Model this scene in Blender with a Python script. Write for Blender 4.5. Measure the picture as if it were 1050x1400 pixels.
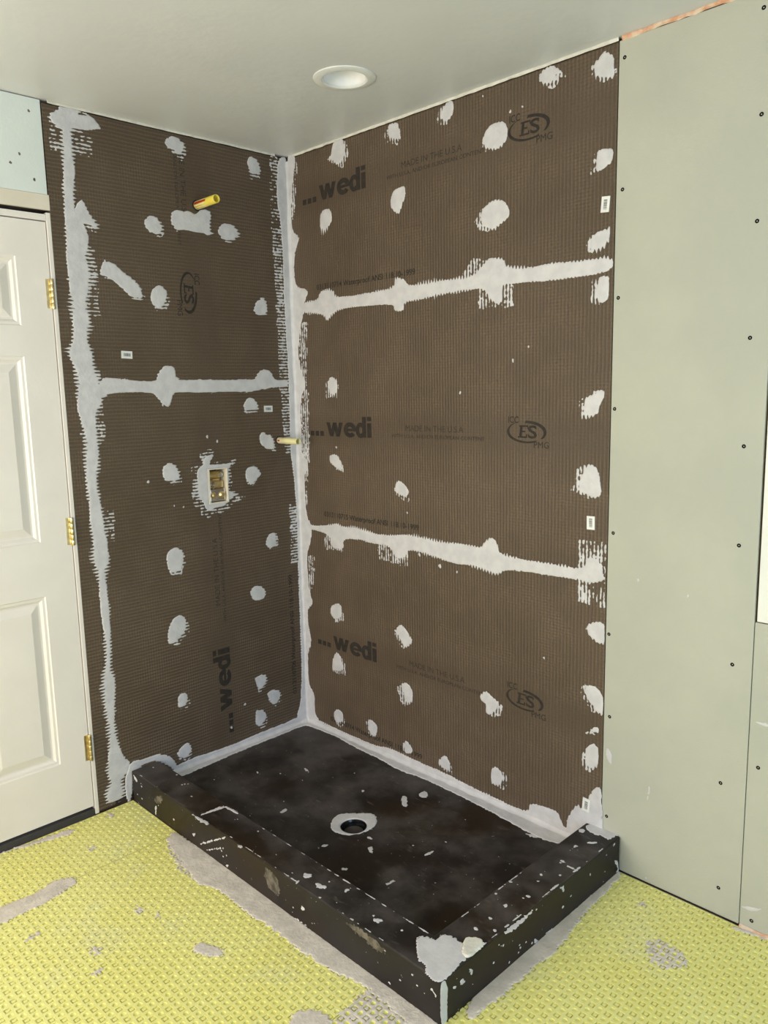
import bpy, math, random
import numpy as np
from mathutils import Matrix, Vector

for _o in list(bpy.data.objects):
    bpy.data.objects.remove(_o)
SC = bpy.context.scene
COL = SC.collection
PI = math.pi

# ------------------------------------------------------------------ camera
cd = bpy.data.cameras.new('camera')
cam = bpy.data.objects.new('camera', cd)
COL.objects.link(cam)
_r = Vector((0.70281798, 0.71106422, -0.02084624))
_u = Vector((-0.09530391, 0.12315797, 0.98780022))
_f = Vector((-0.70495677, 0.69225703, -0.15432484))
cam.matrix_world = Matrix(((_r.x, _u.x, -_f.x, 2.6541), (_r.y, _u.y, -_f.y, -2.0981), (_r.z, _u.z, -_f.z, 1.5188), (0, 0, 0, 1)))
cd.sensor_fit = 'VERTICAL'
cd.sensor_height = 36.0
cd.lens = 1078.572 / 1400 * 36.0
cd.clip_start = 0.05
SC.camera = cam

# ------------------------------------------------------------------ world, daylight, exposure
w = bpy.data.worlds.new('World')
SC.world = w
w.use_nodes = True
bg = w.node_tree.nodes['Background']
bg.inputs[0].default_value = (0.72, 0.84, 1.0, 1)
bg.inputs[1].default_value = 1.0

def area(name, loc, rot, sx, sy, power, col):
    d = bpy.data.lights.new(name, 'AREA')
    d.shape = 'RECTANGLE'
    d.size, d.size_y = sx, sy
    d.energy = power
    d.color = col
    o = bpy.data.objects.new(name, d)
    COL.objects.link(o)
    o.location = loc
    o.rotation_euler = rot
    return o
# daylight through the window behind the camera (warm, sun-bounced) and through the side window (cool sky)
area('daylight_behind', (1.05, -3.66, 1.25), (PI / 2, 0, 0), 1.7, 1.5, 80, (1.0, 0.93, 0.86))
area('daylight_side', (4.26, -1.35, 1.15), (PI / 2, 0, PI / 2), 1.5, 1.5, 46, (0.44, 0.70, 1.0))
vs = SC.view_settings
vs.view_transform = 'Standard'
vs.look = 'None'
vs.exposure = 0.08
vs.gamma = 1.0
vs.use_curve_mapping = False

# ------------------------------------------------------------------ sizes (metres)
H = 2.450            # ceiling
BT = 0.0125          # board thickness
XR = 1.468           # end of the boards on the right wall
YL = -0.978          # end of the boards on the left wall
CX, CY, CH = 1.537, -0.8467, 0.1276      # outer faces and height of the kerb of the pan
CWX, CWY = 0.119, 0.111                  # kerb widths
ZP = 0.052                               # rim height of the pan
DX, DY = 0.775, -0.431                   # drain
MZ = 0.010                               # top of the floor membrane
RX, RY = 4.2, -3.6                       # room

# ------------------------------------------------------------------ outlines of sealant and mortar, millimetres on their own surface
LSPOT=[('u',[(-550,2401),(-534,2422),(-511,2432),(-481,2423),(-465,2407),(-472,2387),(-491,2367),(-507,2373),(-515,2384),(-537,2387)]),('u',[(-197,2391),(-187,2416),(-171,2424),(-148,2415),(-133,2387),(-131,2364),(-185,2352),(-183,2371)]),('u',[(-649,2114),(-639,2134),(-620,2145),(-596,2138),(-586,2125),(-576,2109),(-583,2087),(-608,2076),(-618,2087),(-640,2092)]),('u',[(-541,2151),(-535,2168),(-512,2178),(-487,2172),(-466,2181),(-438,2169),(-425,2183),(-400,2196),(-376,2192),(-368,2178),(-373,2158),(-378,2122),(-364,2103),(-424,2106),(-491,2111),(-520,2100),(-528,2114),(-541,2122)]),('u',[(-347,2120),(-334,2145),(-308,2158),(-280,2154),(-255,2139),(-244,2117),(-270,2101),(-300,2087),(-327,2097)]),('u',[(-898,2123),(-887,2146),(-869,2162),(-858,2150),(-848,2121),(-828,2096),(-815,2075),(-840,2077),(-863,2087),(-887,2080),(-897,2101)]),('u',[(-830,1925),(-806,1980),(-797,1969),(-764,1965),(-748,1945),(-703,1919),(-681,1896),(-670,1864),(-676,1854),(-716,1854),(-752,1887),(-781,1908),(-806,1917)]),('u',[(-644,1860),(-633,1890),(-607,1906),(-588,1898),(-572,1885),(-577,1855),(-590,1832),(-607,1825),(-637,1832)]),('u',[(-184,1868),(-149,1894),(-128,1874),(-126,1826),(-176,1817),(-197,1837),(-189,1855)]),('l',[(-270,1459),(-254,1485),(-238,1500),(-209,1487),(-192,1462),(-197,1441),(-249,1441)]),('l',[(-194,1344),(-172,1357),(-159,1340),(-141,1344),(-125,1323),(-116,1280),(-166,1283),(-196,1311)]),('l',[(-641,1238),(-629,1258),(-608,1263),(-585,1254),(-571,1232),(-566,1208),(-574,1189),(-626,1192),(-638,1210)]),('l',[(-275,1186),(-266,1214),(-235,1224),(-205,1206),(-192,1182),(-214,1164),(-239,1146),(-266,1157)]),('l',[(-186,904),(-171,928),(-138,935),(-129,901),(-138,870),(-188,877)]),('l',[(-646,908),(-635,933),(-603,942),(-572,923),(-571,891),(-588,844),(-638,853),(-644,879)]),('l',[(-280,698),(-262,721),(-230,722),(-203,701),(-197,673),(-216,656),(-262,659)]),('l',[(-656,631),(-638,667),(-602,678),(-579,659),(-578,623),(-594,597),(-623,574),(-660,568),(-663,603)]),('l',[(-276,336),(-219,333),(-212,303),(-225,279),(-255,270),(-268,294)]),('l',[(-217,242),(-190,253),(-143,236),(-147,202),(-172,181),(-197,192),(-210,227)]),('l',[(-277,189),(-260,180),(-242,181),(-218,145),(-242,115),(-264,108),(-284,126)]),('l',[(-636,355),(-617,363),(-596,360),(-590,335),(-602,313),(-621,305),(-637,310)]),('l',[(-655,126),(-639,143),(-608,158),(-592,141),(-586,118),(-602,100),(-627,97),(-651,113)])]
LVALVE=[(-493,1228),(-465,1241),(-463,1268),(-425,1284),(-413,1275),(-430,1255),(-434,1242),(-371,1234),(-331,1239),(-352,1216),(-348,1176),(-358,1127),(-299,1115),(-346,1098),(-374,1073),(-426,1071),(-446,1057),(-466,1073),(-471,1095),(-495,1115),(-498,1158)]
RSPOT=[('u',[(282,2439),(307,2448),(338,2446),(352,2414),(347,2375),(310,2353),(279,2379),(247,2386),(272,2401)]),('u',[(577,2434),(601,2437),(628,2431),(635,2402),(640,2371),(613,2379),(576,2390)]),('u',[(584,2185),(598,2211),(630,2219),(660,2216),(656,2177),(638,2152),(627,2126),(600,2140),(584,2161)]),('u',[(201,2206),(231,2214),(263,2205),(265,2159),(244,2142),(210,2126),(190,2155)]),('u',[(826,2419),(849,2443),(872,2443),(882,2426),(878,2399),(865,2383),(832,2386),(819,2404)]),('u',[(998,2287),(1010,2317),(1040,2332),(1076,2331),(1096,2314),(1097,2283),(1088,2263),(1061,2251),(1007,2262)]),('u',[(987,2057),(998,2081),(1025,2100),(1062,2102),(1086,2091),(1106,2065),(1106,2042),(1074,2024),(1038,2011),(994,2032)]),('u',[(1212,2424),(1221,2435),(1248,2442),(1275,2427),(1291,2410),(1265,2409),(1258,2388),(1222,2397),(1212,2409)]),('u',[(1388,2405),(1410,2415),(1425,2430),(1454,2409),(1460,2366),(1457,2348),(1412,2361),(1392,2374)]),('u',[(1407,2166),(1416,2174),(1460,2169),(1458,2136),(1447,2125),(1418,2114),(1404,2116)]),('u',[(1388,1924),(1411,1951),(1445,1953),(1457,1959),(1452,1925),(1438,1902),(1400,1897)]),('m',[(1417,1824),(1457,1827),(1459,1770),(1445,1751),(1412,1754)]),('m',[(211,1551),(226,1572),(263,1562),(274,1532),(260,1502),(218,1499),(212,1527)]),('m',[(201,1249),(226,1262),(263,1258),(284,1216),(283,1194),(237,1210),(210,1227)]),('m',[(577,1150),(594,1181),(621,1174),(656,1142),(636,1114),(580,1133)]),('m',[(1375,1429),(1382,1482),(1413,1490),(1428,1504),(1450,1501),(1448,1479),(1436,1461),(1432,1439),(1414,1423),(1383,1425)]),('m',[(1361,1201),(1374,1240),(1384,1268),(1404,1286),(1433,1271),(1439,1235),(1448,1198),(1425,1178),(1393,1189)]),('l',[(175,599),(206,632),(250,640),(257,578),(197,560)]),('l',[(570,600),(596,621),(620,610),(644,585),(660,564),(626,531),(610,535),(582,572)]),('l',[(181,350),(190,393),(216,426),(249,393),(251,343),(182,329)]),('l',[(586,373),(615,393),(644,382),(658,355),(650,316),(613,305),(606,341)]),('l',[(178,134),(199,165),(234,165),(252,128),(211,99),(191,103)]),('l',[(396,171),(414,180),(454,165),(449,127),(430,105),(403,120)]),('l',[(599,138),(616,153),(645,134),(652,111),(606,92)]),('l',[(780,122),(815,161),(837,147),(844,98),(795,102)]),('l',[(1031,166),(1048,195),(1075,187),(1087,163),(1078,134),(1055,119),(1031,125)]),('l',[(983,439),(1011,464),(1038,449),(1064,434),(1054,397),(1024,374),(1007,383),(1011,413),(987,420)]),('l',[(1398,562),(1408,586),(1436,594),(1467,571),(1469,505),(1451,505),(1430,523),(1409,546)]),('l',[(1421,443),(1447,465),(1460,445),(1432,438)]),('l',[(1405,354),(1415,387),(1438,404),(1456,390),(1459,352),(1445,318),(1424,316),(1406,329)]),('l',[(1400,773),(1423,797),(1466,805),(1468,734),(1448,730),(1413,749)])]
LEFT_BAND=[(-924,2441),(-885,2447),(-849,2442),(-859,2427),(-834,2437),(-811,2431),(-789,2411),(-782,2397),(-824,2387),(-886,2377),(-886,2370),(-883,2257),(-896,2164),(-894,2118),(-860,2075),(-852,2029),(-871,1980),(-857,1934),(-868,1861),(-880,1836),(-870,1764),(-888,1703),(-873,1667),(-873,1642),(-866,1593),(-846,1548),(-848,1493),(-877,1456),(-877,1418),(-876,1368),(-877,1291),(-894,1216),(-881,1137),(-880,1085),(-870,1004),(-870,978),(-865,937),(-884,901),(-885,847),(-881,766),(-882,712),(-884,657),(-890,577),(-896,537),(-877,490),(-889,409),(-895,298),(-885,238),(-869,189),(-845,160),(-859,127),(-878,111),(-888,95),(-873,60),(-886,36),(-924,28),(-946,37),(-950,61),(-945,88),(-926,110),(-936,133),(-937,157),(-934,193),(-930,211),(-924,251),(-919,306),(-930,422),(-929,504),(-917,543),(-909,582),(-908,663),(-914,719),(-916,773),(-915,853),(-916,906),(-931,948),(-925,987),(-923,1013),(-930,1091),(-926,1142),(-930,1219),(-929,1295),(-920,1370),(-929,1421),(-939,1458),(-941,1495),(-934,1549),(-935,1593),(-951,1641),(-959,1665),(-936,1702),(-934,1762),(-933,1833),(-936,1857),(-937,1927),(-938,1973),(-934,2020),(-933,2067),(-931,2113),(-930,2159),(-925,2250),(-920,2363),(-919,2370),(-941,2378),(-957,2400),(-950,2420),(-925,2426)]
LEFT_SEAM=[(-854,1578),(-790,1575),(-708,1564),(-642,1561),(-631,1595),(-600,1622),(-561,1616),(-558,1574),(-524,1568),(-426,1570),(-336,1564),(-255,1569),(-206,1566),(-190,1592),(-157,1610),(-121,1598),(-106,1562),(-36,1565),(-29,1538),(-117,1533),(-184,1525),(-237,1514),(-323,1520),(-407,1516),(-482,1519),(-573,1524),(-582,1491),(-599,1463),(-638,1498),(-651,1520),(-728,1527),(-821,1523),(-844,1505),(-870,1506)]
CORNER_L=[(-45,2443),(-60,2299),(-43,2167),(-39,2033),(-43,1882),(-37,1696),(-35,1571),(-36,1447),(-40,1266),(-25,1146),(-18,965),(-20,843),(-22,750),(-23,563),(-23,309),(-35,149),(-69,81),(17,25),(16,999),(16,1772),(15,2449)]
COMB_L=[(-83,2442),(-89,2198),(-83,1971),(-81,1798),(-81,1562),(-71,1320),(-62,1264),(-39,1257),(-35,1571),(-43,1882),(-43,2167),(-47,2443)]
COMB_L2=[(-54,1039),(-59,785),(-19,779),(-15,1035)]
END_L=[(-850,160),(-817,159),(-729,152),(-693,135),(-666,102),(-658,80),(-636,30),(-731,124),(-777,133),(-828,123),(-837,124),(-853,5),(-875,14),(-874,107),(-859,132)]
CORNER_R=[(62,2447),(39,2371),(16,2232),(21,2156),(67,2131),(41,2091),(24,2048),(22,1941),(115,1920),(80,1871),(78,1834),(56,1792),(32,1710),(34,1624),(80,1536),(31,1491),(32,1326),(32,1249),(67,1223),(65,1185),(38,1168),(43,986),(76,955),(73,891),(34,812),(45,658),(70,604),(30,577),(27,510),(52,422),(19,381),(16,225),(55,198),(54,92),(89,81),(-16,26),(-15,1000),(-15,1773),(-14,2457)]
COMB_R=[(57,2437),(67,2366),(33,2204),(14,2207),(34,2372)]
COMB_R2=[(42,1798),(94,1795),(75,1545),(84,1530),(78,1257),(45,1005),(20,1003),(30,1255),(29,1500)]
COMB_R3=[(39,813),(88,820),(76,690),(50,653)]
BAND1=[(61,1873),(163,1874),(188,1912),(263,1905),(270,1874),(416,1873),(595,1877),(599,1915),(643,1905),(667,1877),(809,1882),(952,1876),(1005,1915),(1025,1930),(1084,1919),(1087,1894),(1168,1879),(1259,1884),(1359,1877),(1465,1877),(1466,1839),(1408,1831),(1260,1831),(1126,1837),(1073,1835),(1077,1795),(1064,1773),(1025,1799),(1001,1836),(896,1835),(808,1833),(726,1825),(645,1824),(640,1793),(592,1795),(589,1823),(351,1829),(276,1823),(247,1809),(217,1786),(194,1819),(49,1833)]
BAND2=[(2,957),(81,953),(158,958),(203,970),(245,978),(276,967),(347,975),(470,960),(555,964),(608,976),(685,978),(800,970),(919,977),(990,972),(1003,994),(1031,1015),(1061,1001),(1064,964),(1153,956),(1282,958),(1390,955),(1402,1003),(1442,997),(1459,959),(1463,928),(1404,913),(1386,920),(1282,917),(1187,917),(1093,910),(1061,885),(1003,897),(942,903),(872,898),(799,908),(684,921),(641,916),(632,889),(579,871),(544,923),(451,917),(374,928),(273,913),(283,874),(203,864),(200,910),(147,931),(6,931)]
COVE_R=[(59,76),(239,73),(446,73),(521,91),(705,85),(843,86),(917,77),(1018,75),(1112,71),(1192,75),(1197,112),(1256,121),(1314,122),(1326,85),(1343,74),(1347,120),(1384,181),(1406,159),(1431,239),(1457,268),(1470,253),(1475,136)]
COVE_L=[(-69,84),(-228,82),(-300,80),(-407,74),(-660,90)]
PAN_R=[(70,-32),(214,-20),(330,-37),(520,-40),(613,-57),(736,-38),(960,-44),(1150,-60),(1301,-74),(1357,-57)]
PAN_L=[(25,-73),(31,-139),(31,-324),(37,-489),(47,-655)]
CURB_TOP_PATCH=[(1384,-767),(1426,-746),(1431,-744),(1427,-725),(1444,-709),(1473,-709),(1498,-703),(1535,-744),(1533,-767),(1541,-838),(1535,-851),(1520,-858),(1490,-849),(1472,-830),(1446,-829),(1425,-811)]
CURB_BLOB=[(1507,-732),(1489,-706),(1480,-680),(1513,-663),(1529,-670),(1536,-689),(1536,-741),(1517,-740)]
CURB_TOP_SMEARS=[[(461,-836),(468,-749),(486,-749),(473,-836)],[(473,-744),(546,-739),(554,-748),(481,-757)],[(426,-852),(492,-848),(532,-843),(542,-853),(500,-860)],[(703,-850),(723,-845),(728,-856),(714,-857)],[(978,-808),(987,-786),(998,-799),(987,-812)],[(1033,-813),(1066,-797),(1070,-808),(1047,-817)],[(979,-845),(988,-830),(994,-846)],[(1025,-808),(1063,-795),(1069,-804),(1047,-817)],[(1256,-798),(1278,-783),(1284,-794),(1271,-804)],[(966,-800),(988,-787),(997,-803),(982,-809)],[(1114,-776),(1117,-751),(1122,-757),(1122,-779)],[(1425,-56),(1429,-40),(1447,-53),(1434,-70)],[(1425,-30),(1430,2),(1463,14),(1498,21),(1529,7),(1523,-24),(1520,-44),(1495,-34),(1471,-48)],[(1479,-99),(1500,-76),(1504,-84),(1482,-104)],[(1462,-173),(1463,-131),(1467,-134),(1467,-174)],[(1474,-240),(1482,-228),(1489,-233),(1482,-244)],[(1497,-241),(1535,-242),(1535,-248),(1506,-248)],[(1470,-642),(1482,-634),(1487,-645),(1478,-647)],[(1536,-601),(1542,-544),(1542,-476),(1546,-488),(1553,-548),(1553,-606)],[(1471,-520),(1481,-503),(1488,-519)]]
PAN_SMEARS=[[(854,-443),(873,-436),(881,-442),(864,-447)],[(900,-485),(911,-471),(939,-499),(922,-502)],[(791,-587),(799,-567),(811,-575),(800,-592)],[(618,-248),(628,-244),(636,-257)],[(765,-186),(772,-166),(830,-220),(811,-227)],[(799,-128),(807,-96),(845,-130),(818,-148)],[(1068,-400),(1073,-359),(1084,-366),(1078,-400)],[(1085,-586),(1094,-552),(1100,-559),(1095,-588)],[(931,-627),(949,-611),(958,-620),(941,-636)],[(522,-554),(514,-525),(532,-526),(536,-555)],[(325,-289),(364,-286),(376,-301),(341,-296)],[(222,-440),(230,-437),(238,-447)],[(1234,-82),(1259,-68),(1296,-64),(1270,-84)]]
DRAIN_RING=[(718,-489),(688,-451),(681,-416),(697,-387),(736,-358),(768,-331),(797,-341),(826,-373),(831,-396),(827,-443),(811,-475),(787,-494),(757,-502)]
FRONT_SMEARS=[[(168,89),(233,110),(215,77),(172,64)],[(170,52),(182,57),(175,20),(166,16)],[(18,9),(55,4),(17,5)],[(19,123),(47,105),(38,93),(16,102)],[(468,30),(628,121),(627,116),(474,29)],[(510,27),(613,78),(612,73),(509,21)],[(421,46),(444,55),(435,42)],[(618,19),(638,28),(629,17)],[(829,96),(902,105),(911,54),(880,40),(845,55)],[(1193,111),(1232,124),(1315,125),(1359,110),(1323,91),(1269,100)],[(1008,63),(1025,70),(1021,58),(1011,53)],[(976,-3),(1038,17),(1021,6),(987,-5)],[(1270,2),(1284,-1),(1274,-10)],[(1305,11),(1316,14),(1320,-12),(1308,-16)],[(1504,95),(1527,85),(1520,78)],[(836,113),(855,115),(897,97),(886,73),(842,65)]]
SIDE_SMEARS=[[(-856,133),(-836,123),(-829,65),(-836,9),(-858,23)],[(-740,101),(-732,97),(-725,81),(-734,80)],[(-777,86),(-762,89),(-756,72),(-773,76)],[(-802,89),(-790,83),(-796,78)],[(-343,134),(-317,123),(-316,98),(-322,101)],[(-38,63),(-17,52),(-2,26),(0,-13),(-22,-3),(-9,25)],[(-55,136),(-31,123),(-37,113)],[(-185,9),(-154,10),(-154,4),(-182,4)],[(-179,89),(-173,86),(-175,79)],[(-461,28),(-442,13),(-448,0),(-461,16)],[(-409,14),(-369,4),(-371,0),(-402,2)]]
THINSET=[[(340,-904),(301,-854),(383,-845),(597,-839),(804,-839),(1021,-843),(1208,-843),(1346,-841),(1485,-841),(1544,-846),(1530,-898),(1429,-894),(1321,-883),(1276,-892),(1220,-909),(1091,-920),(944,-917),(876,-929),(784,-925),(680,-928),(632,-958),(496,-929)],[(1267,-1098),(1249,-1062),(1269,-1033),(1301,-1012),(1345,-1017),(1374,-1070),(1318,-1123)],[(869,-1121),(862,-1092),(901,-1070),(951,-1062),(951,-1085),(900,-1122)],[(286,-1459),(293,-1426),(305,-1320),(279,-1258),(316,-1200),(351,-1218),(361,-1266),(374,-1309),(373,-1377),(378,-1455),(380,-1490)],[(-7,-1350),(-3,-1324),(14,-1186),(23,-1087),(65,-1101),(39,-1188),(5,-1314),(12,-1356)],[(176,-1110),(174,-1087),(208,-1088),(211,-1111)],[(16,-960),(33,-940),(67,-960),(53,-973)],[(595,-1151),(595,-1131),(627,-1134),(624,-1156)],[(661,-1321),(666,-1293),(706,-1300),(693,-1330)],[(754,-1352),(760,-1320),(778,-1334),(769,-1353)],[(493,-1430),(485,-1383),(509,-1390),(510,-1431)],[(658,-1117),(665,-1104),(686,-1116),(677,-1125)],[(1559,-778),(1530,-722),(1527,-674),(1528,-536),(1530,-371),(1531,-202),(1530,-27),(1533,-1),(1555,-19),(1554,-70),(1564,-151),(1566,-259),(1596,-445),(1583,-528),(1586,-605),(1585,-682),(1577,-738),(1585,-789)],[(1886,-26),(1905,-8),(1986,9),(1993,-10),(1938,-17)],[(1649,-113),(1660,-85),(1672,-100),(1663,-116)]]
THINSET_CELL=[[(1322,-899),(1344,-861),(1534,-877),(1537,-955),(1379,-1107),(1339,-1028)],[(1742,-240),(1775,-200),(1867,-221),(1862,-274),(1803,-319)],[(322,-897),(487,-910),(608,-956),(497,-956)]]
SCRAPES=[[(1902,72),(1942,83),(1964,90),(1950,73),(1914,63)],[(1616,18),(1624,31),(1629,24)],[(1619,280),(1624,329),(1627,316),(1621,276)],[(1479,407),(1499,390),(1500,347),(1480,371)],[(1567,958),(1576,952),(1567,944)],[(1915,619),(1950,621),(1951,613),(1923,613)],[(1719,936),(1724,928),(1715,924)]]

# ------------------------------------------------------------------ materials
def new_mat(name):
    m = bpy.data.materials.new(name)
    m.use_nodes = True
    nt = m.node_tree
    b = nt.nodes['Principled BSDF']
    return m, nt, b
def N(nt, t, **kw):
    n = nt.nodes.new(t)
    for k, v in kw.items():
        setattr(n, k, v)
    return n
def math_(nt, op, a, b=None):
    n = N(nt, 'ShaderNodeMath', operation=op)
    for i, x in enumerate((a, b)):
        if x is None:
            continue
        if isinstance(x, (int, float)):
            n.inputs[i].default_value = x
        else:
            nt.links.new(x, n.inputs[i])
    return n.outputs[0]
def mix_(nt, fac, a, b):
    n = N(nt, 'ShaderNodeMix', data_type='RGBA')
    for i, x in ((0, fac), (6, a), (7, b)):
        if isinstance(x, (int, float)):
            n.inputs[i].default_value = x
        elif isinstance(x, tuple):
            n.inputs[i].default_value = (*x, 1)
        else:
            nt.links.new(x, n.inputs[i])
    return n.outputs[2]
def noise_(nt, scale, detail=3, rough=0.55, vec=None, stretch=None):
    n = N(nt, 'ShaderNodeTexNoise')
    n.inputs['Scale'].default_value = scale
    n.inputs['Detail'].default_value = detail
    n.inputs['Roughness'].default_value = rough
    if vec is None:
        vec = N(nt, 'ShaderNodeTexCoord').outputs['Object']
    if stretch:
        mp = N(nt, 'ShaderNodeMapping')
        mp.inputs['Scale'].default_value = stretch
        nt.links.new(vec, mp.inputs[0])
        vec = mp.outputs[0]
    nt.links.new(vec, n.inputs['Vector'])
    return n.outputs[0]
def ramp_(nt, fac, lo, hi):
    n = N(nt, 'ShaderNodeMapRange')
    n.interpolation_type = 'SMOOTHSTEP'
    n.inputs[1].default_value = lo
    n.inputs[2].default_value = hi
    nt.links.new(fac, n.inputs[0])
    return n.outputs[0]
def bump_(nt, b, height, dist, strength=1.0):
    n = N(nt, 'ShaderNodeBump')
    n.inputs['Strength'].default_value = strength
    n.inputs['Distance'].default_value = dist
    nt.links.new(height, n.inputs['Height'])
    nt.links.new(n.outputs[0], b.inputs['Normal'])
def simple(name, c1, c2=None, rough=0.6, scale=6, bump=0.0, bscale=60, metal=0.0, spec=0.5, lo=0.35, hi=0.65):
    m, nt, b = new_mat(name)
    b.inputs['Roughness'].default_value = rough
    b.inputs['Metallic'].default_value = metal
    b.inputs['Specular IOR Level'].default_value = spec
    if c2 is None:
        c2 = tuple(x * 0.9 for x in c1)
    nt.links.new(mix_(nt, ramp_(nt, noise_(nt, scale), lo, hi), c1, c2), b.inputs['Base Color'])
    if bump:
        bump_(nt, b, noise_(nt, bscale, 4), bump)
    return m

def board_mat(name, axis, band_axis, band_lo, band_hi):
    """foam backer board: brown cement skin over a glass mesh; ribs 12.5 mm apart along `axis`, a smoother print stripe"""
    m, nt, b = new_mat(name)
    tc = N(nt, 'ShaderNodeTexCoord').outputs['Object']
    sp = N(nt, 'ShaderNodeSeparateXYZ')
    nt.links.new(tc, sp.inputs[0])
    wob = noise_(nt, 14, 2)
    ax = math_(nt, 'ADD', sp.outputs[axis], math_(nt, 'MULTIPLY', wob, 0.004))
    oth = math_(nt, 'ADD', sp.outputs[band_axis], math_(nt, 'MULTIPLY', wob, 0.003))
    rib = math_(nt, 'SINE', math_(nt, 'MULTIPLY', ax, 2 * PI / 0.0125))
    rib = math_(nt, 'MULTIPLY_ADD', rib, 0.5); rib.node.inputs[2].default_value = 0.5
    rib2 = math_(nt, 'POWER', rib, 2.2)
    crs = math_(nt, 'SINE', math_(nt, 'MULTIPLY', oth, 2 * PI / 0.0100))
    crs = math_(nt, 'MULTIPLY_ADD', crs, 0.5); crs.node.inputs[2].default_value = 0.5
    big = noise_(nt, 2.3, 3)
    mid = noise_(nt, 9, 4)
    # stripe of the print: mesh sunk deeper in the skin
    s1 = ramp_(nt, math_(nt, 'ADD', sp.outputs[band_axis], math_(nt, 'MULTIPLY', mid, 0.03)), band_lo - 0.01, band_lo + 0.05)
    s2 = ramp_(nt, math_(nt, 'ADD', sp.outputs[band_axis], math_(nt, 'MULTIPLY', mid, 0.03)), band_hi - 0.02, band_hi + 0.04)
    stripe = math_(nt, 'SUBTRACT', s1, s2)
    keep = math_(nt, 'SUBTRACT', 1.0, math_(nt, 'MULTIPLY', stripe, 0.55))
    cw = ramp_(nt, mid, 0.40, 0.62)
    h = math_(nt, 'ADD', math_(nt, 'MULTIPLY', rib2, 0.75), math_(nt, 'MULTIPLY', math_(nt, 'MULTIPLY', crs, cw), 0.35))
    h = math_(nt, 'MULTIPLY', h, keep)
    base = mix_(nt, ramp_(nt, big, 0.3, 0.7), (0.083, 0.056, 0.034), (0.101, 0.069, 0.044))
    hi = mix_(nt, ramp_(nt, big, 0.3, 0.7), (0.172, 0.121, 0.074), (0.198, 0.140, 0.089))
    col = mix_(nt, math_(nt, 'MULTIPLY', h, 0.62), base, hi)
    fine = noise_(nt, 160, 2)
    col = mix_(nt, math_(nt, 'MULTIPLY', ramp_(nt, fine, 0.35, 0.75), 0.30), col, (0.035, 0.026, 0.018))
    nt.links.new(col, b.inputs['Base Color'])
    b.inputs['Roughness'].default_value = 0.62
    b.inputs['Specular IOR Level'].default_value = 0.35
    bump_(nt, b, h, 0.0016, 0.9)
    return m

def pan_mat(name, rough):
    m, nt, b = new_mat(name)
    dust = noise_(nt, 4.5, 6, 0.62)
    fac = ramp_(nt, dust, 0.40, 0.74)
    # dust and mortar haze; tops painted lighter for the light from above
    nz = N(nt, 'ShaderNodeSeparateXYZ')
    nt.links.new(N(nt, 'ShaderNodeNewGeometry').outputs['True Normal'], nz.inputs[0])
    up = ramp_(nt, nz.outputs[2], 0.3, 0.9)
    top_light = math_(nt, 'MULTIPLY_ADD', up, 0.8); top_light.node.inputs[2].default_value = 0.2
    tone = ramp_(nt, noise_(nt, 2.2, 3), 0.38, 0.62)
    base = mix_(nt, tone, (0.024, 0.0150, 0.0085), (0.0150, 0.0120, 0.0110))
    col = mix_(nt, math_(nt, 'MULTIPLY', math_(nt, 'MULTIPLY', fac, top_light), 0.70), base, (0.125, 0.105, 0.094))
    sm = noise_(nt, 13, 6, 0.68, stretch=(1, 2.6, 2.6))
    col = mix_(nt, math_(nt, 'MULTIPLY', math_(nt, 'MULTIPLY', ramp_(nt, sm, 0.58, 0.80), top_light), 0.60), col, (0.17, 0.150, 0.125))
    scr = noise_(nt, 30, 3, 0.6, stretch=(.35, 3.5, 2.0))
    col = mix_(nt, math_(nt, 'MULTIPLY', ramp_(nt, scr, 0.70, 0.78), 0.35), col, (0.28, 0.26, 0.24))
    sp = noise_(nt, 95, 2, 0.5)
    col = mix_(nt, ramp_(nt, sp, 0.745, 0.785), col, (0.50, 0.48, 0.45))
    nt.links.new(col, b.inputs['Base Color'])
    rr = math_(nt, 'MULTIPLY_ADD', fac, 0.2); rr.node.inputs[2].default_value = rough
    nt.links.new(rr, b.inputs['Roughness'])
    b.inputs['Specular IOR Level'].default_value = 0.22
    bump_(nt, b, dust, 0.0015, 0.5)
    return m

M = {}
M['board_r'] = board_mat('foam_board_upright_ribs', 0, 2, -5.0, -4.9)
M['board_l'] = board_mat('foam_board_level_ribs', 2, 1, -0.50, -0.36)
M['sealant'] = simple('grey_joint_sealant', (0.62, 0.595, 0.59), (0.555, 0.53, 0.53), 0.55, 25, 0.0012, 90)
M['sealant_white'] = simple('cream_sealant', (0.74, 0.70, 0.60), (0.62, 0.58, 0.50), 0.6, 30, 0.002, 80)
M['smudge'] = simple('dull_smudge', (0.16, 0.135, 0.10), (0.05, 0.04, 0.03), 0.7, 40)
M['ink'] = simple('dark_print_ink', (0.016, 0.011, 0.007), (0.028, 0.020, 0.013), 0.8, 60)
M['ink_faint'] = simple('faint_print_ink', (0.022, 0.015, 0.010), (0.045, 0.032, 0.021), 0.8, 90)
M['pan'] = pan_mat('dark_pan_coating', 0.36)
M['drywall'] = simple('grey_green_drywall_paper', (0.47, 0.46, 0.375), (0.435, 0.43, 0.355), 0.75, 3, 0.0004, 200)
M['drywall_pale'] = simple('painted_drywall', (0.72, 0.75, 0.70), (0.66, 0.70, 0.66), 0.6, 4, 0.0005, 120)
M['cream'] = simple('bare_cream_paper', (0.70, 0.62, 0.50), (0.74, 0.67, 0.56), 0.7, 8)
M['white_sheet'] = simple('white_wall_sheet', (0.80, 0.78, 0.70), (0.76, 0.74, 0.67), 0.55, 5)
M['ceiling'] = simple('satin_ceiling_paint', (0.68, 0.67, 0.66), (0.65, 0.64, 0.635), 0.42, 2.5, 0.0006, 40)
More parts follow.
